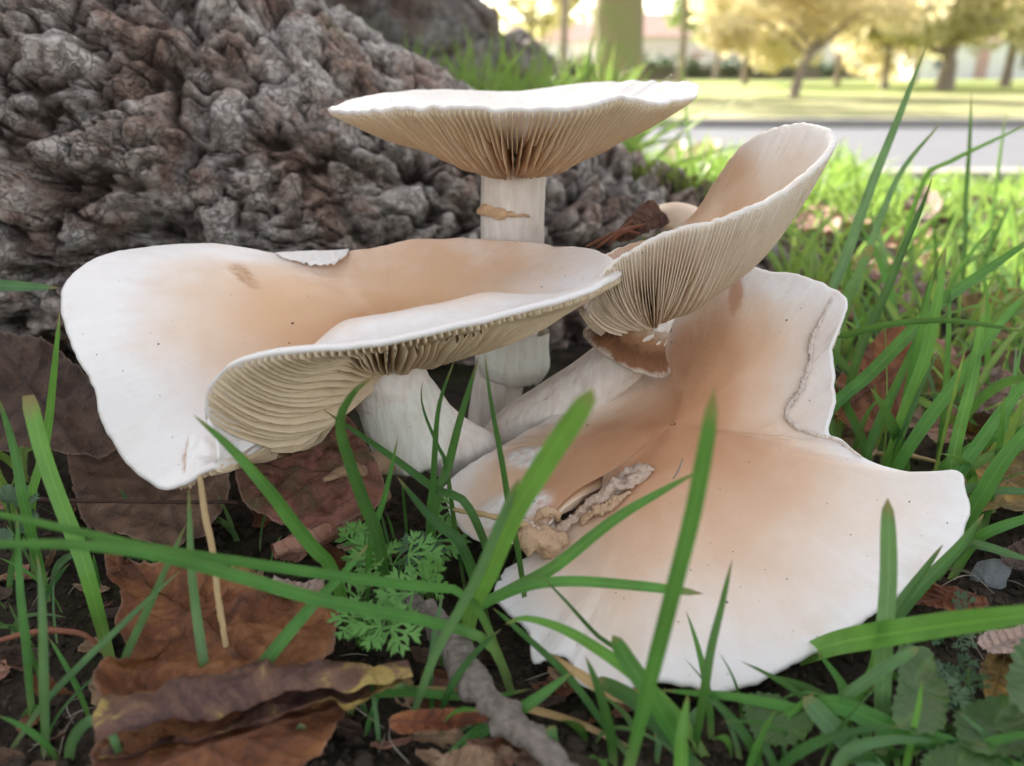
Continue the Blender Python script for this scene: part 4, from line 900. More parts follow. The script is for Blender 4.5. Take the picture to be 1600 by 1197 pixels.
def hero(pts, Y, w, mk, label=None, group=None, root=True, twist=None, blunt=False, rt=False, name='grass_blade'):
    """pts root first, tip last (pixels); Y = depth at root and tip"""
    n = len(pts); ys = np.interp(np.linspace(0, 1, n), np.linspace(0, 1, len(Y)), Y)
    q = [P(a, b, y) for (a, b), y in zip(pts, ys)]
    dm = np.mean([depth(p) for p in q])
    if root:
        r = q[0].copy(); g = gzq(r[0], r[1]) - .1
        if r[2] > g + .25:
            d = q[0] - q[1]; d /= np.linalg.norm(d); r = r + np.array([d[0], d[1], 0]) * min(1.2, .4 * (r[2] - g)); r[2] = g
            q = [r] + q
    c = catmull(q, 26); k = NB_[0]; NB_[0] += 1
    rn = np.random.default_rng(k + 100)
    c = c + np.stack([n1(np.linspace(0, 2.2, 26), k, 2), n1(np.linspace(0, 2.2, 26), k + 1, 2), n1(np.linspace(0, 2.2, 26), k + 2, 2)], -1) * .05 * np.sin(np.linspace(0, 3.14, 26))[:, None]
    V, F, bx, bt = blade_mesh(c, .86 * w * dm / FPX, 26, rn.uniform(-.5, .5) if twist is None else twist, fold=.3, blunt=blunt, rnd_tip=rt)
    o = mesh(name, V, F, GM[mk], base=tuple(c[0]), attrs={'bx': bx, 'bt': bt, 'rnd': np.full(len(V), rn.random())})
    return props(o, label, 'grass', group)
H = [
 # near blades crossing the picture
 ([(735, 936), (640, 917), (521, 901), (361, 877), (240, 857), (120, 829), (0, 803), (-160, 770)], (12.4, 10.2), 21, 'g', 'upper of two long blades arching over the rust leaf'),
 ([(765, 1006), (680, 974), (600, 958), (481, 933), (361, 897), (240, 865), (120, 849), (0, 849), (-170, 850)], (12.0, 9.8), 26, 'g', 'lower of two long blades arching over the rust leaf'),
 ([(735, 960), (760, 900), (800, 805), (850, 725), (900, 650), (926, 606)], (12.6, 9.2), 40, 'l', 'thick bright blade rising in front of the split cap'),
 ([(975, 1230), (1010, 1090), (1050, 935), (1085, 800), (1105, 690), (1116, 604)], (9.6, 9.6), 30, 'g', 'tall upright blade before the rusty cap centre'),
 ([(1376, 1230), (1379, 1100), (1382, 1000), (1389, 900), (1387, 778)], (10.6, 12.0), 30, 'b', 'upright blunt blade overlapping the white side of the split cap', ),
 ([(1078, 1220), (1100, 1080), (1112, 1010), (1126, 950), (1144, 874)], (10.4, 11.4), 17, 'd', 'slim dark blade before the lower rim of the split cap'),
 ([(1215, 1040), (1290, 1010), (1361, 994), (1481, 974), (1600, 960), (1780, 930)], (13.6, 12.2, 11.4, 10.6, 9.8, 9.2), 48, 'l', 'widest blade sweeping below the split cap rim'),
 ([(735, 960), (800, 920), (865, 885), (960, 812), (1030, 770), (1096, 734)], (13.2, 12.0), 24, 'g', 'blade slanting across the crack of the split cap'),
 ([(715, 966), (770, 935), (830, 914), (900, 908), (1000, 915), (1100, 928)], (13.0, 11.8), 19, 'g', 'blade lying level over the pale part of the split cap'),
 ([(626, 1168), (656, 1086), (680, 1026), (737, 917), (775, 830), (812, 745)], (11.4, 11.0), 17, 'b', 'slender pale blade beside the thick bright blade'),
 ([(520, 895), (490, 860), (455, 815), (421, 768), (361, 700), (302, 648)], (13.6, 12.8), 27, 'g', 'pointed blade crossing the mahogany leaf'),
 ([(590, 850), (573, 803), (547, 728), (531, 662), (552, 615), (589, 584)], (14.0, 13.6), 25, 'd', 'dark kinked blade touching the gills'),
 ([(330, 1215), (321, 1080), (309, 992), (297, 880), (295, 760)], (11.2, 12.8), 18, 'b', 'narrow blade standing before the dry stalk'),
 ([(162, 1118), (190, 1040), (225, 960), (262, 880), (291, 818)], (11.8, 12.6), 15, 'b', 'blade leaning across the left lobe of the rust leaf'),
 ([(18, 1170), (80, 1086), (180, 988), (245, 925), (284, 890)], (11.2, 12.4), 13, 'b', 'low slanted blade over bare soil by the rust leaf'),
 ([(290, 1215), (340, 1130), (390, 1060), (481, 954), (535, 898), (576, 850)], (10.6, 12.8), 25, 'g', 'blade rising over the rolled purple leaf'),
 ([(70, 1215), (71, 1120), (68, 998), (64, 920), (58, 866)], (10.8, 12.0), 17, 'b', 'upright blade standing on bare soil'),
 ([(50, 1105), (42, 1000), (30, 900), (26, 795)], (11.9, 13.2), 15, 'g', 'upright blade beside the round clover leaves'),
 ([(138, 905), (120, 850), (92, 777), (66, 705), (44, 618)], (13.6, 14.6), 28, 'l', 'cut blade with brown dry tip'),
 ([(48, 780), (60, 730), (73, 668), (85, 580), (94, 484)], (16.6, 17.4), 16, 'l', 'blade rising to the left edge of the drooping cap'),
 ([(-160, 440), (-60, 440), (20, 447), (93, 450)], (17.6, 18.2), 24, 'b', 'level blade touching the left edge of the drooping cap', False),
 ([(40, 790), (28, 730), (12, 670), (-5, 615)], (15.2, 15.8), 18, 'g', 'short blade by the dark toothed leaf'),
 ([(108, 1215), (112, 1165), (140, 1128), (170, 1140), (200, 1215)], (10.8, 10.0), 20, 'b', 'small arched blade bowing to the soil'),
 ([(430, 1230), (452, 1180), (474, 1132)], (10.2, 10.6), 17, 'b', 'short blade stub below the rolled purple leaf'),
 ([(684, 765), (696, 741), (720, 652), (748, 558)], (15.4, 15.8), 18, 'd', 'broad dark blade in the gap between the stems'),
 ([(825, 980), (809, 861), (796, 800), (784, 720), (768, 632), (757, 552)], (14.2, 15.0), 12, 'd', 'long thin blade before the gap between the stems'),
 ([(672, 800), (676, 760), (680, 700), (688, 628), (712, 558)], (15.0, 15.4), 13, 'd', 'slender dark blade rising to the gills'),
 ([(700, 740), (684, 695), (666, 652), (658, 620), (661, 594)], (15.6, 16.0), 9, 'd', 'hair thin curved blade before the white skirt'),
 ([(580, 855), (590, 815), (605, 765), (622, 682)], (14.2, 14.6), 12, 'g', 'short pointed blade before the crumpled tan leaf'),
 ([(735, 798), (680, 765), (620, 720), (560, 678), (505, 640)], (15.0, 15.8), 16, 'd', 'dark blade slanting under the white skirt'),
 ([(722, 856), (690, 825), (660, 795), (620, 744)], (14.4, 14.8), 20, 'd', 'broad short blade above the feathery weed'),
 ([(660, 1225), (741, 1152), (821, 1104), (895, 1049)], (10.4, 11.2), 26, 'g', 'blade slanting over the grey twig'),
 ([(560, 1090), (620, 1086), (680, 1087), (761, 1091), (828, 1077)], (11.6, 11.4), 17, 'g', 'level blade crossing the grey twig'),
 ([(626, 1164), (660, 1158), (700, 1147), (737, 1130), (745, 1114)], (11.0, 11.0), 16, 'b', 'small bent blade by the reddish bark strip'),
 ([(1110, 1195), (1060, 1120), (993, 1058), (941, 1018), (881, 984), (821, 966), (788, 976)], (10.4, 11.8), 23, 'l', 'yellowish arched blade over the notch in the cap'),
 ([(1075, 1190), (1045, 1130), (1013, 1078), (980, 1030), (957, 992)], (10.2, 10.6), 32, 'g', 'broad short blade before the notched rim'),
 ([(985, 1040), (930, 990), (880, 935), (842, 897)], (11.4, 12.4), 9, 'd', 'thin dark blade over the pale left rim of the split cap'),
 ([(1388, 985), (1410, 940), (1441, 897), (1474, 850)], (12.4, 13.0), 19, 'd', 'dark blade hugging the right rim of the split cap'),
 ([(1395, 975), (1440, 915), (1500, 853), (1538, 802)], (13.0, 14.2), 24, 'd', 'wide dark blade behind the right rim of the split cap'),
 ([(1390, 1230), (1345, 1180), (1301, 1138), (1255, 1088)], (9.8, 10.8), 38, 'b', 'broad bluish blade at the foot of the upright blunt blade'),
 ([(1290, 1100), (1401, 1138), (1521, 1178), (1640, 1215)], (10.8, 9.6), 38, 'g', 'broad blade lying over the ragged weed leaf'),
 ([(1280, 1120), (1160, 1092), (1090, 1084), (1030, 1078)], (10.8, 11.2), 18, 'g', 'level blade under the lower rim of the split cap'),
 ([(1310, 1105), (1361, 1058), (1400, 1032), (1436, 1012)], (10.9, 10.9), 22, 'b', 'short blade crossing the upright blunt blade'),
 ([(1408, 1225), (1425, 1150), (1436, 1105), (1441, 1060)], (10.0, 10.4), 13, 'l', 'thin round stalk before the ragged weed leaf'),
 ([(1165, 1215), (1209, 1140), (1245, 1105), (1275, 1080)], (10.4, 11.0), 16, 'l', 'short light blade below the crenate rim'),
 ([(1320, 1110), (1350, 1070), (1365, 1030), (1362, 1000)], (11.6, 12.0), 18, 'l', 'folded light blade under the widest blade'),
 ([(1120, 1230), (1060, 1170), (1000, 1100), (930, 1060)], (9.8, 11.2), 30, 'd', 'dark blade tangled under the notched rim'),
 ([(1060, 1230), (1065, 1150), (1075, 1085)], (9.6, 10.2), 26, 'l', 'upright bright blade near the lower rim notch'),
 ([(1010, 1215), (950, 1140), (890, 1060), (800, 975), (770, 950)], (10.2, 12.6), 14, 'd', 'long dark blade trailing beside the arched blade'),
 ([(860, 1230), (866, 1180), (862, 1135)], (9.9, 10.2), 20, 'b', 'cut pale stub by the grey twig'),
 ([(1300, 1215), (1330, 1170), (1420, 1155), (1470, 1160)], (9.8, 10.2), 20, 'b', 'bluish blade low over the weed leaves'),
 # right-hand sward
 ([(1285, 545), (1330, 522), (1380, 508), (1461, 500), (1530, 506), (1640, 525)], (21, 17), 14, 'd', 'thin dark blade arching over from the torn rim'),
 ([(1290, 650), (1361, 582), (1461, 480), (1530, 430), (1640, 355)], (20, 22), 24, 'g', 'long blade slanting up from the torn rim'),
 ([(1358, 705), (1380, 650), (1405, 596), (1450, 484)], (19.5, 20.5), 17, 'g', 'blade before the red brown leaf'),
 ([(1385, 735), (1412, 650), (1445, 560), (1465, 470), (1478, 384)], (19, 20), 23, 'l', 'broad light blade behind the split cap'),
 ([(1400, 735), (1450, 655), (1505, 580), (1560, 510), (1620, 440)], (18.6, 19), 24, 'g', 'broad blade fanning out behind the split cap'),
 ([(1484, 740), (1500, 670), (1522, 580), (1540, 455)], (17.8, 19), 22, 'l', 'light blade standing at the corner of the split cap'),
 ([(1494, 748), (1540, 680), (1580, 625), (1650, 540)], (17.4, 18), 24, 'g', 'wide blade rising from the corner of the split cap'),
 ([(1512, 810), (1540, 765), (1575, 710), (1650, 620)], (16.4, 16.4), 32, 'g', 'widest upright blade beyond the white corner'),
 ([(1500, 770), (1560, 765), (1680, 772)], (16.8, 16.2), 17, 'b', 'level bluish blade beyond the white corner'),
 ([(1520, 850), (1560, 825), (1660, 790)], (15.4, 15.2), 20, 'g', 'slanting blade above the dark wrinkled leaf'),
 ([(1505, 855), (1545, 855), (1620, 878)], (15.2, 14.6), 18, 'b', 'pale edged blade over the grey stone chip'),
 ([(1295, 470), (1321, 401), (1361, 289), (1401, 192), (1449, 68)], (27, 29), 19, 'b', 'tallest blade reaching up to the far trees'),
 ([(1340, 560), (1377, 473), (1421, 369), (1440, 325), (1457, 277)], (21, 22.5), 17, 'd', 'dark pointed blade beside the tallest blade'),
 ([(1320, 480), (1341, 437), (1380, 330), (1413, 261), (1474, 188)], (30, 32), 14, 'b', 'bluish blade curving behind the tallest blade'),
 ([(1505, 420), (1509, 321), (1514, 230), (1518, 144)], (36, 38), 9, 'd', 'thin upright stalk before the sunlit road'),
 ([(1440, 290), (1480, 255), (1540, 225), (1620, 188)], (36, 34), 10, 'l', 'thin blade slanting over the sunlit road'),
 ([(1320, 480), (1340, 430), (1362, 384)], (24, 24), 17, 'b', 'stub of bluish blade behind the torn cap'),
 ([(1440, 500), (1455, 440), (1475, 388)], (24, 24), 14, 'd', 'short dark blade by the brown leaf'),
 ([(1545, 420), (1552, 330), (1572, 175)], (44, 46), 7, 'd', 'fine seed stalk before the road'),
 ([(1095, 330), (1080, 250), (1062, 80)], (60, 62), 5, 'd', 'fine stalk rising beside the level cap'),
]
for h in H:
    hero(h[0], h[1], h[2], h[3], h[4], 'grass blades around the mushrooms', *( [h[5]] if len(h) > 5 else []), blunt=('cut' in h[4] or 'stub' in h[4]), rt=any(x in h[4] for x in ('upright blunt', 'thick bright', 'tall upright', 'notched rim', 'lying level')))
hero([(982, 1168), (900, 1128), (800, 1098), (700, 1078), (585, 1073)], (10.9, 11.9), 15, 's', 'tan dry blade running under the level green blade', 'grass blades around the mushrooms')
hero([(1010, 1095), (960, 1085), (900, 1050), (860, 1020)], (11.0, 11.8), 26, 's', 'shredded pale dry blade below the notch', 'grass blades around the mushrooms')

def rblade(root, L, lean, w, k, nseg=12, droop=None):
    rn = np.random.default_rng(k); a = rn.uniform(0, 6.283); d = np.array([math.cos(a), math.sin(a), 0])
    u = np.linspace(0, 1, nseg)[:, None]; b = rn.uniform(.1, .9) * lean
    c = np.asarray(root) + d * (L * b * u ** 1.7) + np.array([0, 0, 1.0]) * (L * (u - 0.45 * b * u ** 2.2))
    f = rn.normal(0, 1, 3) * .6 + np.array([0, -1, .5])
    return blade_mesh(c, w, nseg, rn.uniform(-1, 1), fold=.3, face=f)
GG = 'young grass blades in the sward'
cnt = 0
for k in range(2000):
    if cnt >= 205: break
    z = k % 10
    if z < 6: px, py = rng.uniform(1300, 1640), rng.uniform(330, 820)
    elif z < 8: px, py = rng.uniform(1050, 1640), rng.uniform(250, 430)
    else: px, py = rng.uniform(900, 1640), rng.uniform(1110, 1230)
    p = G(px, py, 0)
    if in_root(p[0], p[1]) or p[1] > 80: continue
    if z >= 8: p = p + np.array([0, .2, 0])
    p[2] = gzq(p[0], p[1]) - .1
    dz = depth(p)
    L = rng.uniform(3.0, 7.0) * (0.36 if z >= 8 else 0.8 if (p[1] > 42 and p[0] > .43 * p[1]) else 1.0)
    if p[1] < 19 and p[0] < 9.8 and z < 8: continue
    V, F, bx, bt = rblade(p, L, 1.0, rng.uniform(.14, .32) * (.6 if z >= 8 else 1), k)
    mt = [mg, mgl, mgb, mg, mgd][int(rng.integers(5))] if z < 8 else [mg, mgd, mgb, mgd][int(rng.integers(4))]
    hue = {mg: 'mid green', mgl: 'light green', mgb: 'bluish green', mgd: 'dark green'}[mt]
    if z >= 8: lab = hue + ' short blade ' + ('under the notched rim of the split cap' if px < 1130 else 'below the crenate rim of the split cap' if px < 1390 else 'among the broad weed leaves')
    else:
        ln = 'long' if L > 5.6 else 'short' if L < 4.2 else 'middling'
        wh = 'behind the raised wing' if px < 1290 else 'at the far edge of the sward' if p[1] > 52 else 'near the brown leaf deep in the grass' if p[1] > 34 else 'around the red brown leaf' if px < 1450 else 'beyond the white corner of the split cap'
        lab = ln + ' ' + hue + ' blade ' + wh
    props(mesh('grass_blade', V, F, mt, base=tuple(p), attrs={'bx': bx, 'bt': bt, 'rnd': np.full(len(V), rng.random())}), lab, 'grass', GG if z < 8 else 'short grass blades below the lower cap rim')
    cnt += 1
cl = 0
for k in range(60):            # small blades on the bare soil and between the leaves
    px, py = rng.choice([rng.uniform(0, 150), rng.uniform(560, 800), rng.uniform(220, 520)]), rng.uniform(760, 1180)
    if 220 < px < 540 and py > 860: continue
    p = G(px, py, 0); p[2] = gzq(p[0], p[1]) - .1
    V, F, bx, bt = rblade(p, rng.uniform(.8, 2.4), 1.2, rng.uniform(.07, .16), 5000 + k)
    props(mesh('grass_blade', V, F, [mg, mgd, mgb][k % 3], base=tuple(p), attrs={'bx': bx, 'bt': bt, 'rnd': np.full(len(V), rng.random())}), ('mid green', 'dark green', 'bluish')[k % 3] + ' tiny blade sprouting ' + ('from bare soil by the red twig' if px < 160 else 'between the brown leaves' if px < 545 else 'around the feathery weed'), 'grass', 'tiny blades on bare soil')
def sward(n):
    Vs, Fs, BX, BT, RN = [], [], [], [], []; off = 0; k = 0
    while k < n:
        q = rng.random()
        tall = 1.0
        if q < .05: x, y = (rng.uniform(-34, -13) if rng.random() < .5 else rng.uniform(13, 34)), rng.uniform(3, 24); tall = .7
        elif q < .22: x, y = rng.uniform(9, 60), rng.uniform(26, 80)
        elif q < .38: x, y = rng.uniform(-12, 8), rng.uniform(58, 78); tall = 2.2
        elif q < .6: x, y = rng.uniform(-14, 45), rng.uniform(62, 130)
        elif q < .9: x, y = rng.uniform(-30, 110), rng.uniform(80, 150)
        else: x, y = rng.uniform(-60, 120), rng.uniform(130, 260)
        if in_root(x, y) or (-11 < x < 11 and y < 30) or (y > 80 and y < 105 and x < 8): continue
        if 16 < x and 34 < y < 90 and fbm(np.array([[x * .12, y * .12, 3.]]), 2, 77)[0] < -.12: continue
        if x > .43 * y and y > 85 and rng.random() < .6: continue
        if y > 42 and x > .43 * y: tall = .6
        L = rng.uniform(1.5, 6.0) * (1 + .004 * y) * tall; w = rng.uniform(.12, .30) * (1 + y * .004)
        V, F, bx, bt = rblade((x, y, gzq(x, y) - .15), L, 1.0, w, 10000 + k, 6)
        Vs.append(V); Fs.append(F + off); off += len(V); BX.append(bx); BT.append(bt); RN.append(np.full(len(V), rng.random())); k += 1
    o = mesh('grass', np.vstack(Vs), [np.vstack(Fs)], mgl, attrs={'bx': np.concatenate(BX), 'bt': np.concatenate(BT), 'rnd': np.concatenate(RN)})
    return props(o, 'dense green sward stretching from the tree to the road', 'grass', kind='stuff')
sward(9000)

# ------------------------------------------------------------------ small weeds
def flat_leaf(c, u, v, nrm, L, W, lobes=0, seed=0, cup=.1):
    nu, nv = 14, 7; t = np.linspace(0, 1, nu); s = np.linspace(-1, 1, nv)
    prof = np.sin(np.clip(t, 0.02, .99) ** .8 * math.pi) ** .7
    if lobes: prof = prof * (1 + .18 * np.abs(np.sin(t * math.pi * lobes)) - .1)
    V = c + u * (t * L)[:, None, None] + v * (W * prof[:, None] * s[None])[..., None] + nrm * (cup * L * (s[None] ** 2 * .5 - (t[:, None] - .5) ** 2 * .8))[..., None]
    V = V + nrm * (.04 * L * fbm(V * 1.5, 2, seed))[..., None]
    return V.reshape(-1, 3), grid(nu, nv), np.tile(sstep(.25, 0, np.abs(s)), nu)
def frond(c, u, nrm, L, seed, parent, mat):
    """feathery leaf: a stalk with fingers, each finger split into narrow lobes"""
    v = np.cross(nrm, u); Vs, Fs, A = [], [], []; off = 0; rn = np.random.default_rng(seed)
    def lobe(p, d, l, w):
        nonlocal off
        e = np.cross(nrm, d); q = np.array([p - e * w * .3, p + d * l * .55 - e * w, p + d * l + nrm * .03 * l, p + d * l * .55 + e * w, p + e * w * .3])
        q[1:4] += nrm * rn.normal(0, .03) * l
        Vs.append(q); Fs.append([(off, off + 1, off + 2, off + 3), (off, off + 3, off + 4)]); A.extend([.5, 0, 0, 0, .5]); off += 5
    for a in (-75, -38, 0, 38, 75):
        ar = math.radians(a + rn.normal(0, 6)); d = u * math.cos(ar) + v * math.sin(ar); l = L * (1 - .3 * abs(a) / 75)
        p0 = c
        lobe(p0, d, l * .75, l * .05)
        for b, f in ((-38, .4), (38, .4), (0, .55), (-28, .62), (28, .62)):
            br = math.radians(b + rn.normal(0, 6)); d2 = d * math.cos(br) + np.cross(nrm, d) * math.sin(br)
            lobe(p0 + d * l * f, d2, l * .40, l * .07)
    F = [x for y in Fs for x in y]
    return mesh('leaf', np.vstack(Vs), F, mat, parent, attrs={'vein': A}, smooth=False)
def feather_weed(px, py, z, n, spread, label, mat, s0, Lr=(.35, .6)):
    b = G(px, py, z * 0); b[2] = gzq(b[0], b[1]) - .05; t = T('feathery_weed', b, label, 'weed', 'feathery weeds at the mushrooms')
    rn = np.random.default_rng(s0)
    for k in range(n):
        qx, qy = px + rn.normal(0, spread), py + rn.normal(0, spread * .75) - 10
        p = G(qx, qy, z * rn.uniform(.5, 1.3)); L = rn.uniform(*Lr)
        u = np.array([rn.normal(0, 1), rn.normal(0, .6), rn.normal(.3, .3)]); u /= np.linalg.norm(u)
        nr = np.array([rn.normal(0, .35), -.75, .8]); nr -= u * (nr @ u); nr /= np.linalg.norm(nr)
        frond(p, u, nr, L, s0 * 50 + k, t, mat)
        q = b + rn.normal(0, .12, 3) * [1, 1, 0]
        V, F = tubeV([q, (p + q) / 2 + [0, 0, .1], p - u * .02], [.022, .02, .014], 8, 5); W, F = capped(V, F)
        mesh('stalk', W, F, mat, t, attrs={'vein': np.zeros(len(W))})
feather_weed(612, 895, 1.1, 13, 48, 'bright feathery weed between the long blades and the twig', m_frond, 3, (.6, .95))
feather_weed(570, 985, .8, 7, 26, 'feathery weed tuft at the end of the rolled leaf', m_frond, 4, (.5, .8))
feather_weed(680, 880, .9, 8, 20, 'small feathery weed beside the split cap', m_frondd, 5)
feather_weed(1500, 1075, .5, 7, 22, 'dim feathery weed between the broad weed leaves', m_frondd, 6, (.3, .5))
feather_weed(1475, 985, .5, 7, 26, 'dim feathery weed below the right rim of the split cap', m_frondd, 7, (.25, .45))
def broad_weed(leaves, label, base, ragged=False, seed=0, mat=None):
    t = T('broad_weed', base, label, 'weed', 'broad leaved weeds at the corner')
    for i, ol in enumerate(leaves):
        pts = [G(x, y, z) for x, y, z in ol]; nt, nr = 120, 16
        O = catmull(pts, nt, True); C = O.mean(0); out = O - C; L = np.linalg.norm(out, axis=1, keepdims=True)
        O = O + out / L * (.03 * np.sin(np.arange(nt) * 1.2) + .05 * n1(np.arange(nt) * .5, seed + i))[:, None]
        r = np.linspace(.01, 1, nr); V = C + (O - C)[None] * r[:, None, None]
        d = (V - C); ang = np.arctan2(d[..., 1], d[..., 0]); vein = sstep(.965, 1, np.abs(np.cos(ang * 2 + .4 + 1.2 * r[:, None]))) * sstep(.05, .3, r)[:, None]
        V[..., 2] += .10 * fbm(V * 1.4, 3, seed + i) + .12 * (r ** 2)[:, None] - .02 * vein
        j = np.arange(nt); W = np.vstack([V.reshape(-1, 3), C])
        mesh('leaf', W, [grid(nr, nt, True), np.stack([np.full(nt, nr * nt), (j + 1) % nt, j], -1)], mat or m_weed, t, attrs={'vein': np.append(vein.ravel(), 1)})
        V, F = tubeV([np.array(base) * [1, 1, 0] - [0, 0, .1], (np.array(base) + C) / 2 + [0, 0, .1], C - [0, 0, .03]], [.06, .05, .04], 10, 6); W, F = capped(V, F)
        mesh('stalk', W, F, m_weed, t, attrs={'vein': np.zeros(len(W))})
bw = G(1500, 1190, 0)
broad_weed([[(1402, 1022, .6), (1432, 1016, .6), (1455, 1025, .6), (1462, 1060, .6), (1480, 1085, .6), (1476, 1120, .6), (1470, 1150, .6), (1430, 1158, .6), (1398, 1140, .6), (1392, 1110, .6), (1402, 1070, .6)]], 'ragged eaten weed leaf beside the upright blunt blade', bw, seed=1)
broad_weed([[(1490, 1120, .4), (1530, 1098, .4), (1580, 1096, .4), (1620, 1120, .4), (1620, 1180, .4), (1560, 1190, .4), (1500, 1170, .4)], [(1572, 1090, 1.0), (1575, 1050, 1.1), (1600, 1000, 1.2), (1680, 990, 1.2), (1700, 1080, 1.2), (1640, 1130, 1.0), (1590, 1115, 1.0)], [(1440, 1190, .35), (1500, 1170, .35), (1560, 1195, .35), (1540, 1250, .35), (1450, 1250, .35)]],
           'smooth broad weed leaves overlapping at the edge of the litter', G(1600, 1190, 0), seed=3)
broad_weed([[(1160, 1100, .4), (1210, 1095, .4), (1265, 1130, .4), (1240, 1170, .4), (1180, 1160, .4)]], 'dark plantain leaf under the lower rim of the split cap', G(1230, 1190, 0), seed=5)
broad_weed([[(20, 775, 1.4), (48, 765, 1.4), (62, 780, 1.4), (48, 796, 1.4), (24, 795, 1.4)], [(-10, 780, 1.3), (12, 764, 1.3), (28, 775, 1.3), (15, 792, 1.3)], [(30, 815, 1.2), (50, 800, 1.2), (62, 815, 1.2), (48, 840, 1.2), (30, 838, 1.2)], [(-15, 840, 1.1), (12, 832, 1.1), (22, 850, 1.1), (0, 866, 1.1)]],
           'pale round clover leaves by the thin dark twig', G(25, 860, 0), seed=7, mat=m_frondd)

# ------------------------------------------------------------------ background across the road (metres -> cm by *100)
BG = -60.0
def bgpt(px, D, z=None):
    d = ray(px, 111); return np.array([d[0] / d[1] * D, D, BG if z is None else z])
m_wallw = simple('render_white', (0.84, 0.83, 0.80), 0.9, 0.1, .003, .08)  # far walls paled, background haze put into the colour
m_wallp = simple('render_pink', (0.80, 0.70, 0.67), 0.9, 0.1, .003, .08)
m_roof = simple('roof_tiles', (0.55, 0.37, 0.32), 0.9, 0.1, .01, .25)
m_glassw = simple('window_glass', (0.10, 0.14, 0.19), 0.15, 0.6, .01, .2)
def house(px, D, w, h, rh, label, wall, name='house', dp=900):
    b = bgpt(px, D); t = T(name, b, label, 'house', 'houses beyond the park lawn')
    V, F = boxes([(b[0] - w / 2, b[0] + w / 2, D, D + dp, BG - 50, BG + h)]); mesh('wall', V, F, wall, t, smooth=False)
    e = 50; z0 = BG + h
    V = np.array([(b[0] - w / 2 - e, D - e, z0), (b[0] + w / 2 + e, D - e, z0), (b[0] + w / 2 + e, D + dp + e, z0), (b[0] - w / 2 - e, D + dp + e, z0), (b[0] - w / 2 - e, D + dp / 2, z0 + rh), (b[0] + w / 2 + e, D + dp / 2, z0 + rh)])
    rf = mesh('roof', V, [(0, 1, 5, 4), (2, 3, 4, 5), (0, 4, 3), (1, 2, 5), (3, 2, 1, 0)], m_roof, t, smooth=False)
    V, F = boxes([(b[0] + w * .2, b[0] + w * .2 + 80, D + dp * .4, D + dp * .4 + 80, z0 + rh * .4, z0 + rh + 90)]); c = mesh('chimney', V, F, wall, rf, smooth=False, origin=t['_o'])
    n = max(2, int(w / 330)); rows = 2 if h > 420 else 1
    for r in range(rows):
        for i in range(n):
            x = b[0] - w / 2 + (i + .5) * w / n; z = BG + 90 + r * 280
            door = (r == 0 and i == n // 2)
            V, F = boxes([(x - 55, x + 55, D - 14, D - 2, (BG if door else z), z + 130 + (40 if door else 0))]); f = mesh('door' if door else 'window', V, F, m_roof if door else m_wallw, t, smooth=False)
            if not door:
                V, F = boxes([(x - 45, x + 45, D - 20, D - 15, z + 10, z + 120)]); mesh('pane', V, F, m_glassw, f, smooth=False, origin=t['_o'])
house(1060, 9500, 1500, 420, 260, 'long pink house beyond the park lawn', m_wallp)
house(1190, 10500, 1700, 560, 300, 'tall pink house with red roof behind the dark hedge', m_wallp)
house(1310, 9000, 1100, 400, 240, 'white house behind the yellow tree', m_wallw)
house(1532, 8000, 1200, 330, 230, 'low white house with red roof and blue grey window', m_wallw)
house(885, 11000, 1500, 420, 260, 'pale house beside the mossy trunk', m_wallw)
m_hedge = green_mat('hedge_leaf', (0.035, 0.075, 0.03), (0.075, 0.13, 0.05))
m_yleaf = green_mat('autumn_leaf', (0.62, 0.53, 0.29), (0.80, 0.73, 0.50), .6)  # distant foliage colours lightened to stand in for haze
m_oleaf = green_mat('olive_leaf', (0.46, 0.43, 0.20), (0.70, 0.65, 0.38), .6)
m_gleaf = green_mat('green_leaf', (0.14, 0.22, 0.05), (0.28, 0.36, 0.10), .5)
m_barkg = simple('far_bark', (0.26, 0.21, 0.175), .9, .2, .02, .35, .01, .05)
def leafcloud(name, blobs, n, size, mat, parent, seed):
    rn = np.random.default_rng(seed); k = rn.integers(len(blobs), size=n); Bl = np.array(blobs, float)[k]
    d = rn.normal(0, 1, (n, 3)); d /= np.linalg.norm(d, axis=1, keepdims=True); d *= (rn.random(n) ** .45)[:, None]
    c = Bl[:, :3] + d * Bl[:, 3:6]
    u = rn.normal(0, 1, (n, 3)); u /= np.linalg.norm(u, axis=1, keepdims=True); v = np.cross(u, rn.normal(0, 1, (n, 3))); v /= np.linalg.norm(v, axis=1, keepdims=True)
    s = (size * rn.uniform(.6, 1.4, n))[:, None]
    V = np.stack([c - u * s, c + v * s * .55, c + u * s, c - v * s * .55], 1).reshape(-1, 3)
    return mesh(name, V, np.arange(4 * n).reshape(n, 4), mat, parent, attrs={'vein': np.zeros(4 * n)}, smooth=False)
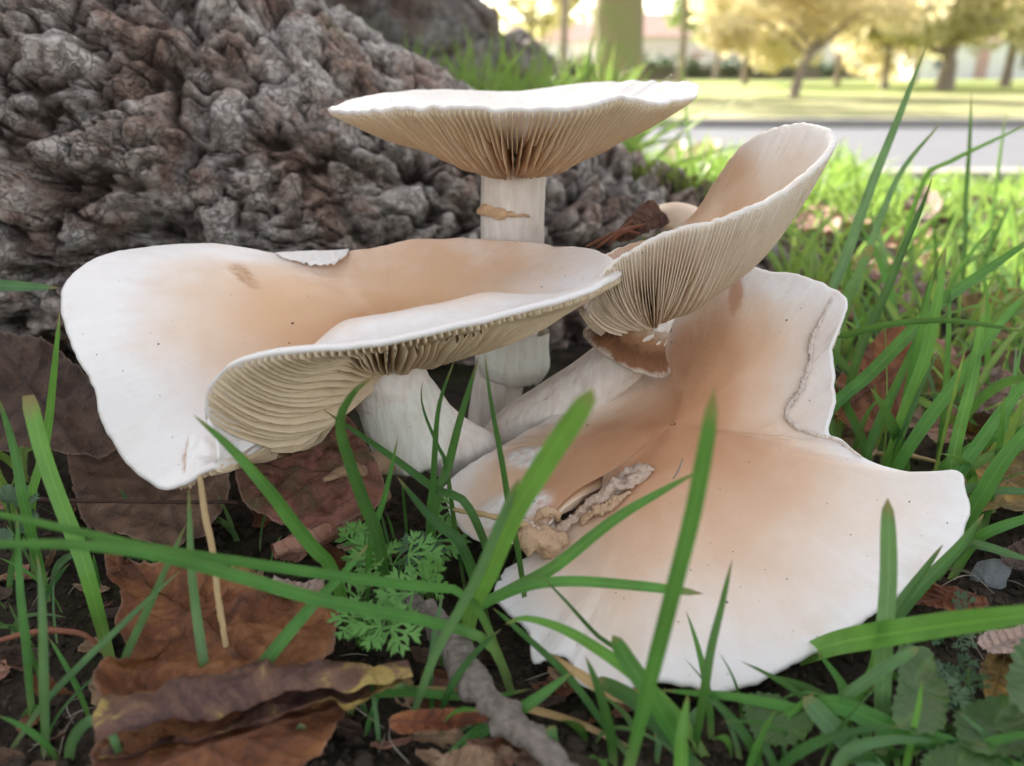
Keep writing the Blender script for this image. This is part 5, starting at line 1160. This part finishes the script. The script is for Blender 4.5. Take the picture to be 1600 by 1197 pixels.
def far_tree(px, D, th, tr, crown, n, size, mat, label, seed, lean=0, bmat=None):
    b = bgpt(px, D); b[2] = float(gzq(b[0], b[1])) - 5
    t = T('tree', b, label, 'tree', 'trees in the park')
    top = b + np.array([lean, 0, th])
    V, F = tubeV([b - [0, 0, 20], b + [lean * .2, 0, th * .3], b + [lean * .6, 0, th * .7], top], [tr * 1.35, tr, tr * .8, tr * .45], 26, 14, .25, seed); W, F = capped(V, F)
    mesh('trunk', W, F, bmat or m_barkg, t, attrs={'hgt': np.full(len(W), .6)})
    rn = np.random.default_rng(seed)
    for k in range(5):
        a = k * 1.26 + rn.random(); st = b + (top - b) * rn.uniform(.6, .95); e = st + np.array([math.cos(a) * crown[0] * .6, math.sin(a) * crown[0] * .6, crown[2] * rn.uniform(.1, .7)])
        V, F = tubeV([st, (st + e) / 2 + [0, 0, crown[2] * .12], e], [tr * .45, tr * .3, tr * .1], 10, 7); W, F = capped(V, F); mesh('limb', W, F, bmat or m_barkg, t, attrs={'hgt': np.full(len(W), .6)})
    blobs = []
    for k in range(16):
        d = rn.normal(0, 1, 3); d /= np.linalg.norm(d); r = rn.uniform(.3, .95)
        blobs.append((*(top + [0, 0, crown[2] * .5] + d * np.array(crown) * r), *(np.array(crown) * rn.uniform(.22, .42))))
    leafcloud('crown', blobs, n, size, mat, t, seed)
far_tree(1243, 2600, 175, 14, (360, 300, 200), 5000, 13, m_yleaf, 'leaning yellow tree at the edge of the far lawn', 3, 60)
far_tree(1385, 3600, 225, 14, (520, 400, 280), 5000, 17, m_yleaf, 'slim yellow tree before the white houses', 4, 0)
far_tree(1480, 3400, 215, 30, (470, 400, 260), 5000, 17, m_oleaf, 'stout olive tree with dark trunk before the low house', 5, 0)
far_tree(1575, 4200, 270, 22, (480, 400, 360), 5000, 19, m_oleaf, 'pale olive tree at the edge of the park', 6, 0)
far_tree(1064, 3000, 420, 12, (300, 300, 200), 1500, 16, m_gleaf, 'thin green tree between the houses', 7, 0)
far_tree(880, 2400, 420, 12, (330, 300, 260), 1600, 15, m_gleaf, 'loose green tree beyond the roots', 8, 0)
far_tree(1165, 4600, 250, 16, (520, 400, 300), 5000, 20, m_yleaf, 'pale yellow tree before the tall pink house', 14, 0)
far_tree(1310, 4800, 260, 16, (560, 400, 320), 5000, 20, m_yleaf, 'broad yellow tree behind the slim yellow tree', 15, 0)
far_tree(1430, 5600, 300, 20, (620, 400, 420), 5000, 24, m_oleaf, 'tall olive tree behind the stout olive tree', 16, 0)
far_tree(1120, 7000, 480, 20, (560, 400, 420), 3500, 26, m_gleaf, 'dark green tree rising behind the hedge', 17, 0)
far_tree(830, 3000, 300, 12, (420, 300, 260), 2500, 16, m_oleaf, 'loose olive tree seen over the rear root', 18, 0)
def mossy():
    m = M('mossy_trunk'); c = m.co(1.0)
    col = m.mix(m.map(m.noise(c, 9, 5), .4, .62), (0.27, 0.21, 0.14), (0.22, 0.24, 0.10))
    return m.done(m.principled(col, .9, .2, m.bump(m.noise(c, 25, 5), .02)))
m_mossy = mossy()
far_tree(962, 470, 420, 12.5, (150, 150, 80), 1500, 6, m_oleaf, 'mossy green trunk standing on the near verge', 9, 4, m_mossy)
def hedge(px, D, w, h, dp, label, seed):
    b = bgpt(px, D); n = int(w / 90); rn = np.random.default_rng(seed)
    t = T('hedge', b, label, 'hedge')
    leafcloud('foliage', [(b[0] - w / 2 + w * k / n + rn.normal(0, 20), D + rn.normal(0, 20), BG + h * .45, 75, dp, h * rn.uniform(.45, .6)) for k in range(n + 1)], int(w * 2.2), 14, m_hedge, t, seed)
    V, F = boxes([(b[0] - w / 2, b[0] + w / 2, D - dp * .3, D + dp * .3, BG - 10, BG + h * .55)]); mesh('stem', V, F, m_barkg, t, smooth=False)
hedge(1150, 7600, 1500, 190, 90, 'dark clipped hedge before the tall pink house', 3)
hedge(1335, 8200, 700, 170, 90, 'short dark hedge before the white house', 4)
hedge(900, 6000, 1400, 200, 90, 'green hedge beside the mossy trunk', 5)
def wooded():
    rn = np.random.default_rng(5)
    blobs = [(x, 16500 + rn.normal(0, 300), BG + rn.uniform(300, 900), 500, 300, rn.uniform(300, 620)) for x in np.linspace(-9000, 15000, 60)]
    o = leafcloud('wood', blobs, 9000, 70, m_oleaf, None, 6)
    return props(o, 'pale olive wood closing the view behind the houses', 'wood', kind='stuff')
wooded()
for o in bpy.data.objects:
    if '_o' in o.keys(): del o['_o']
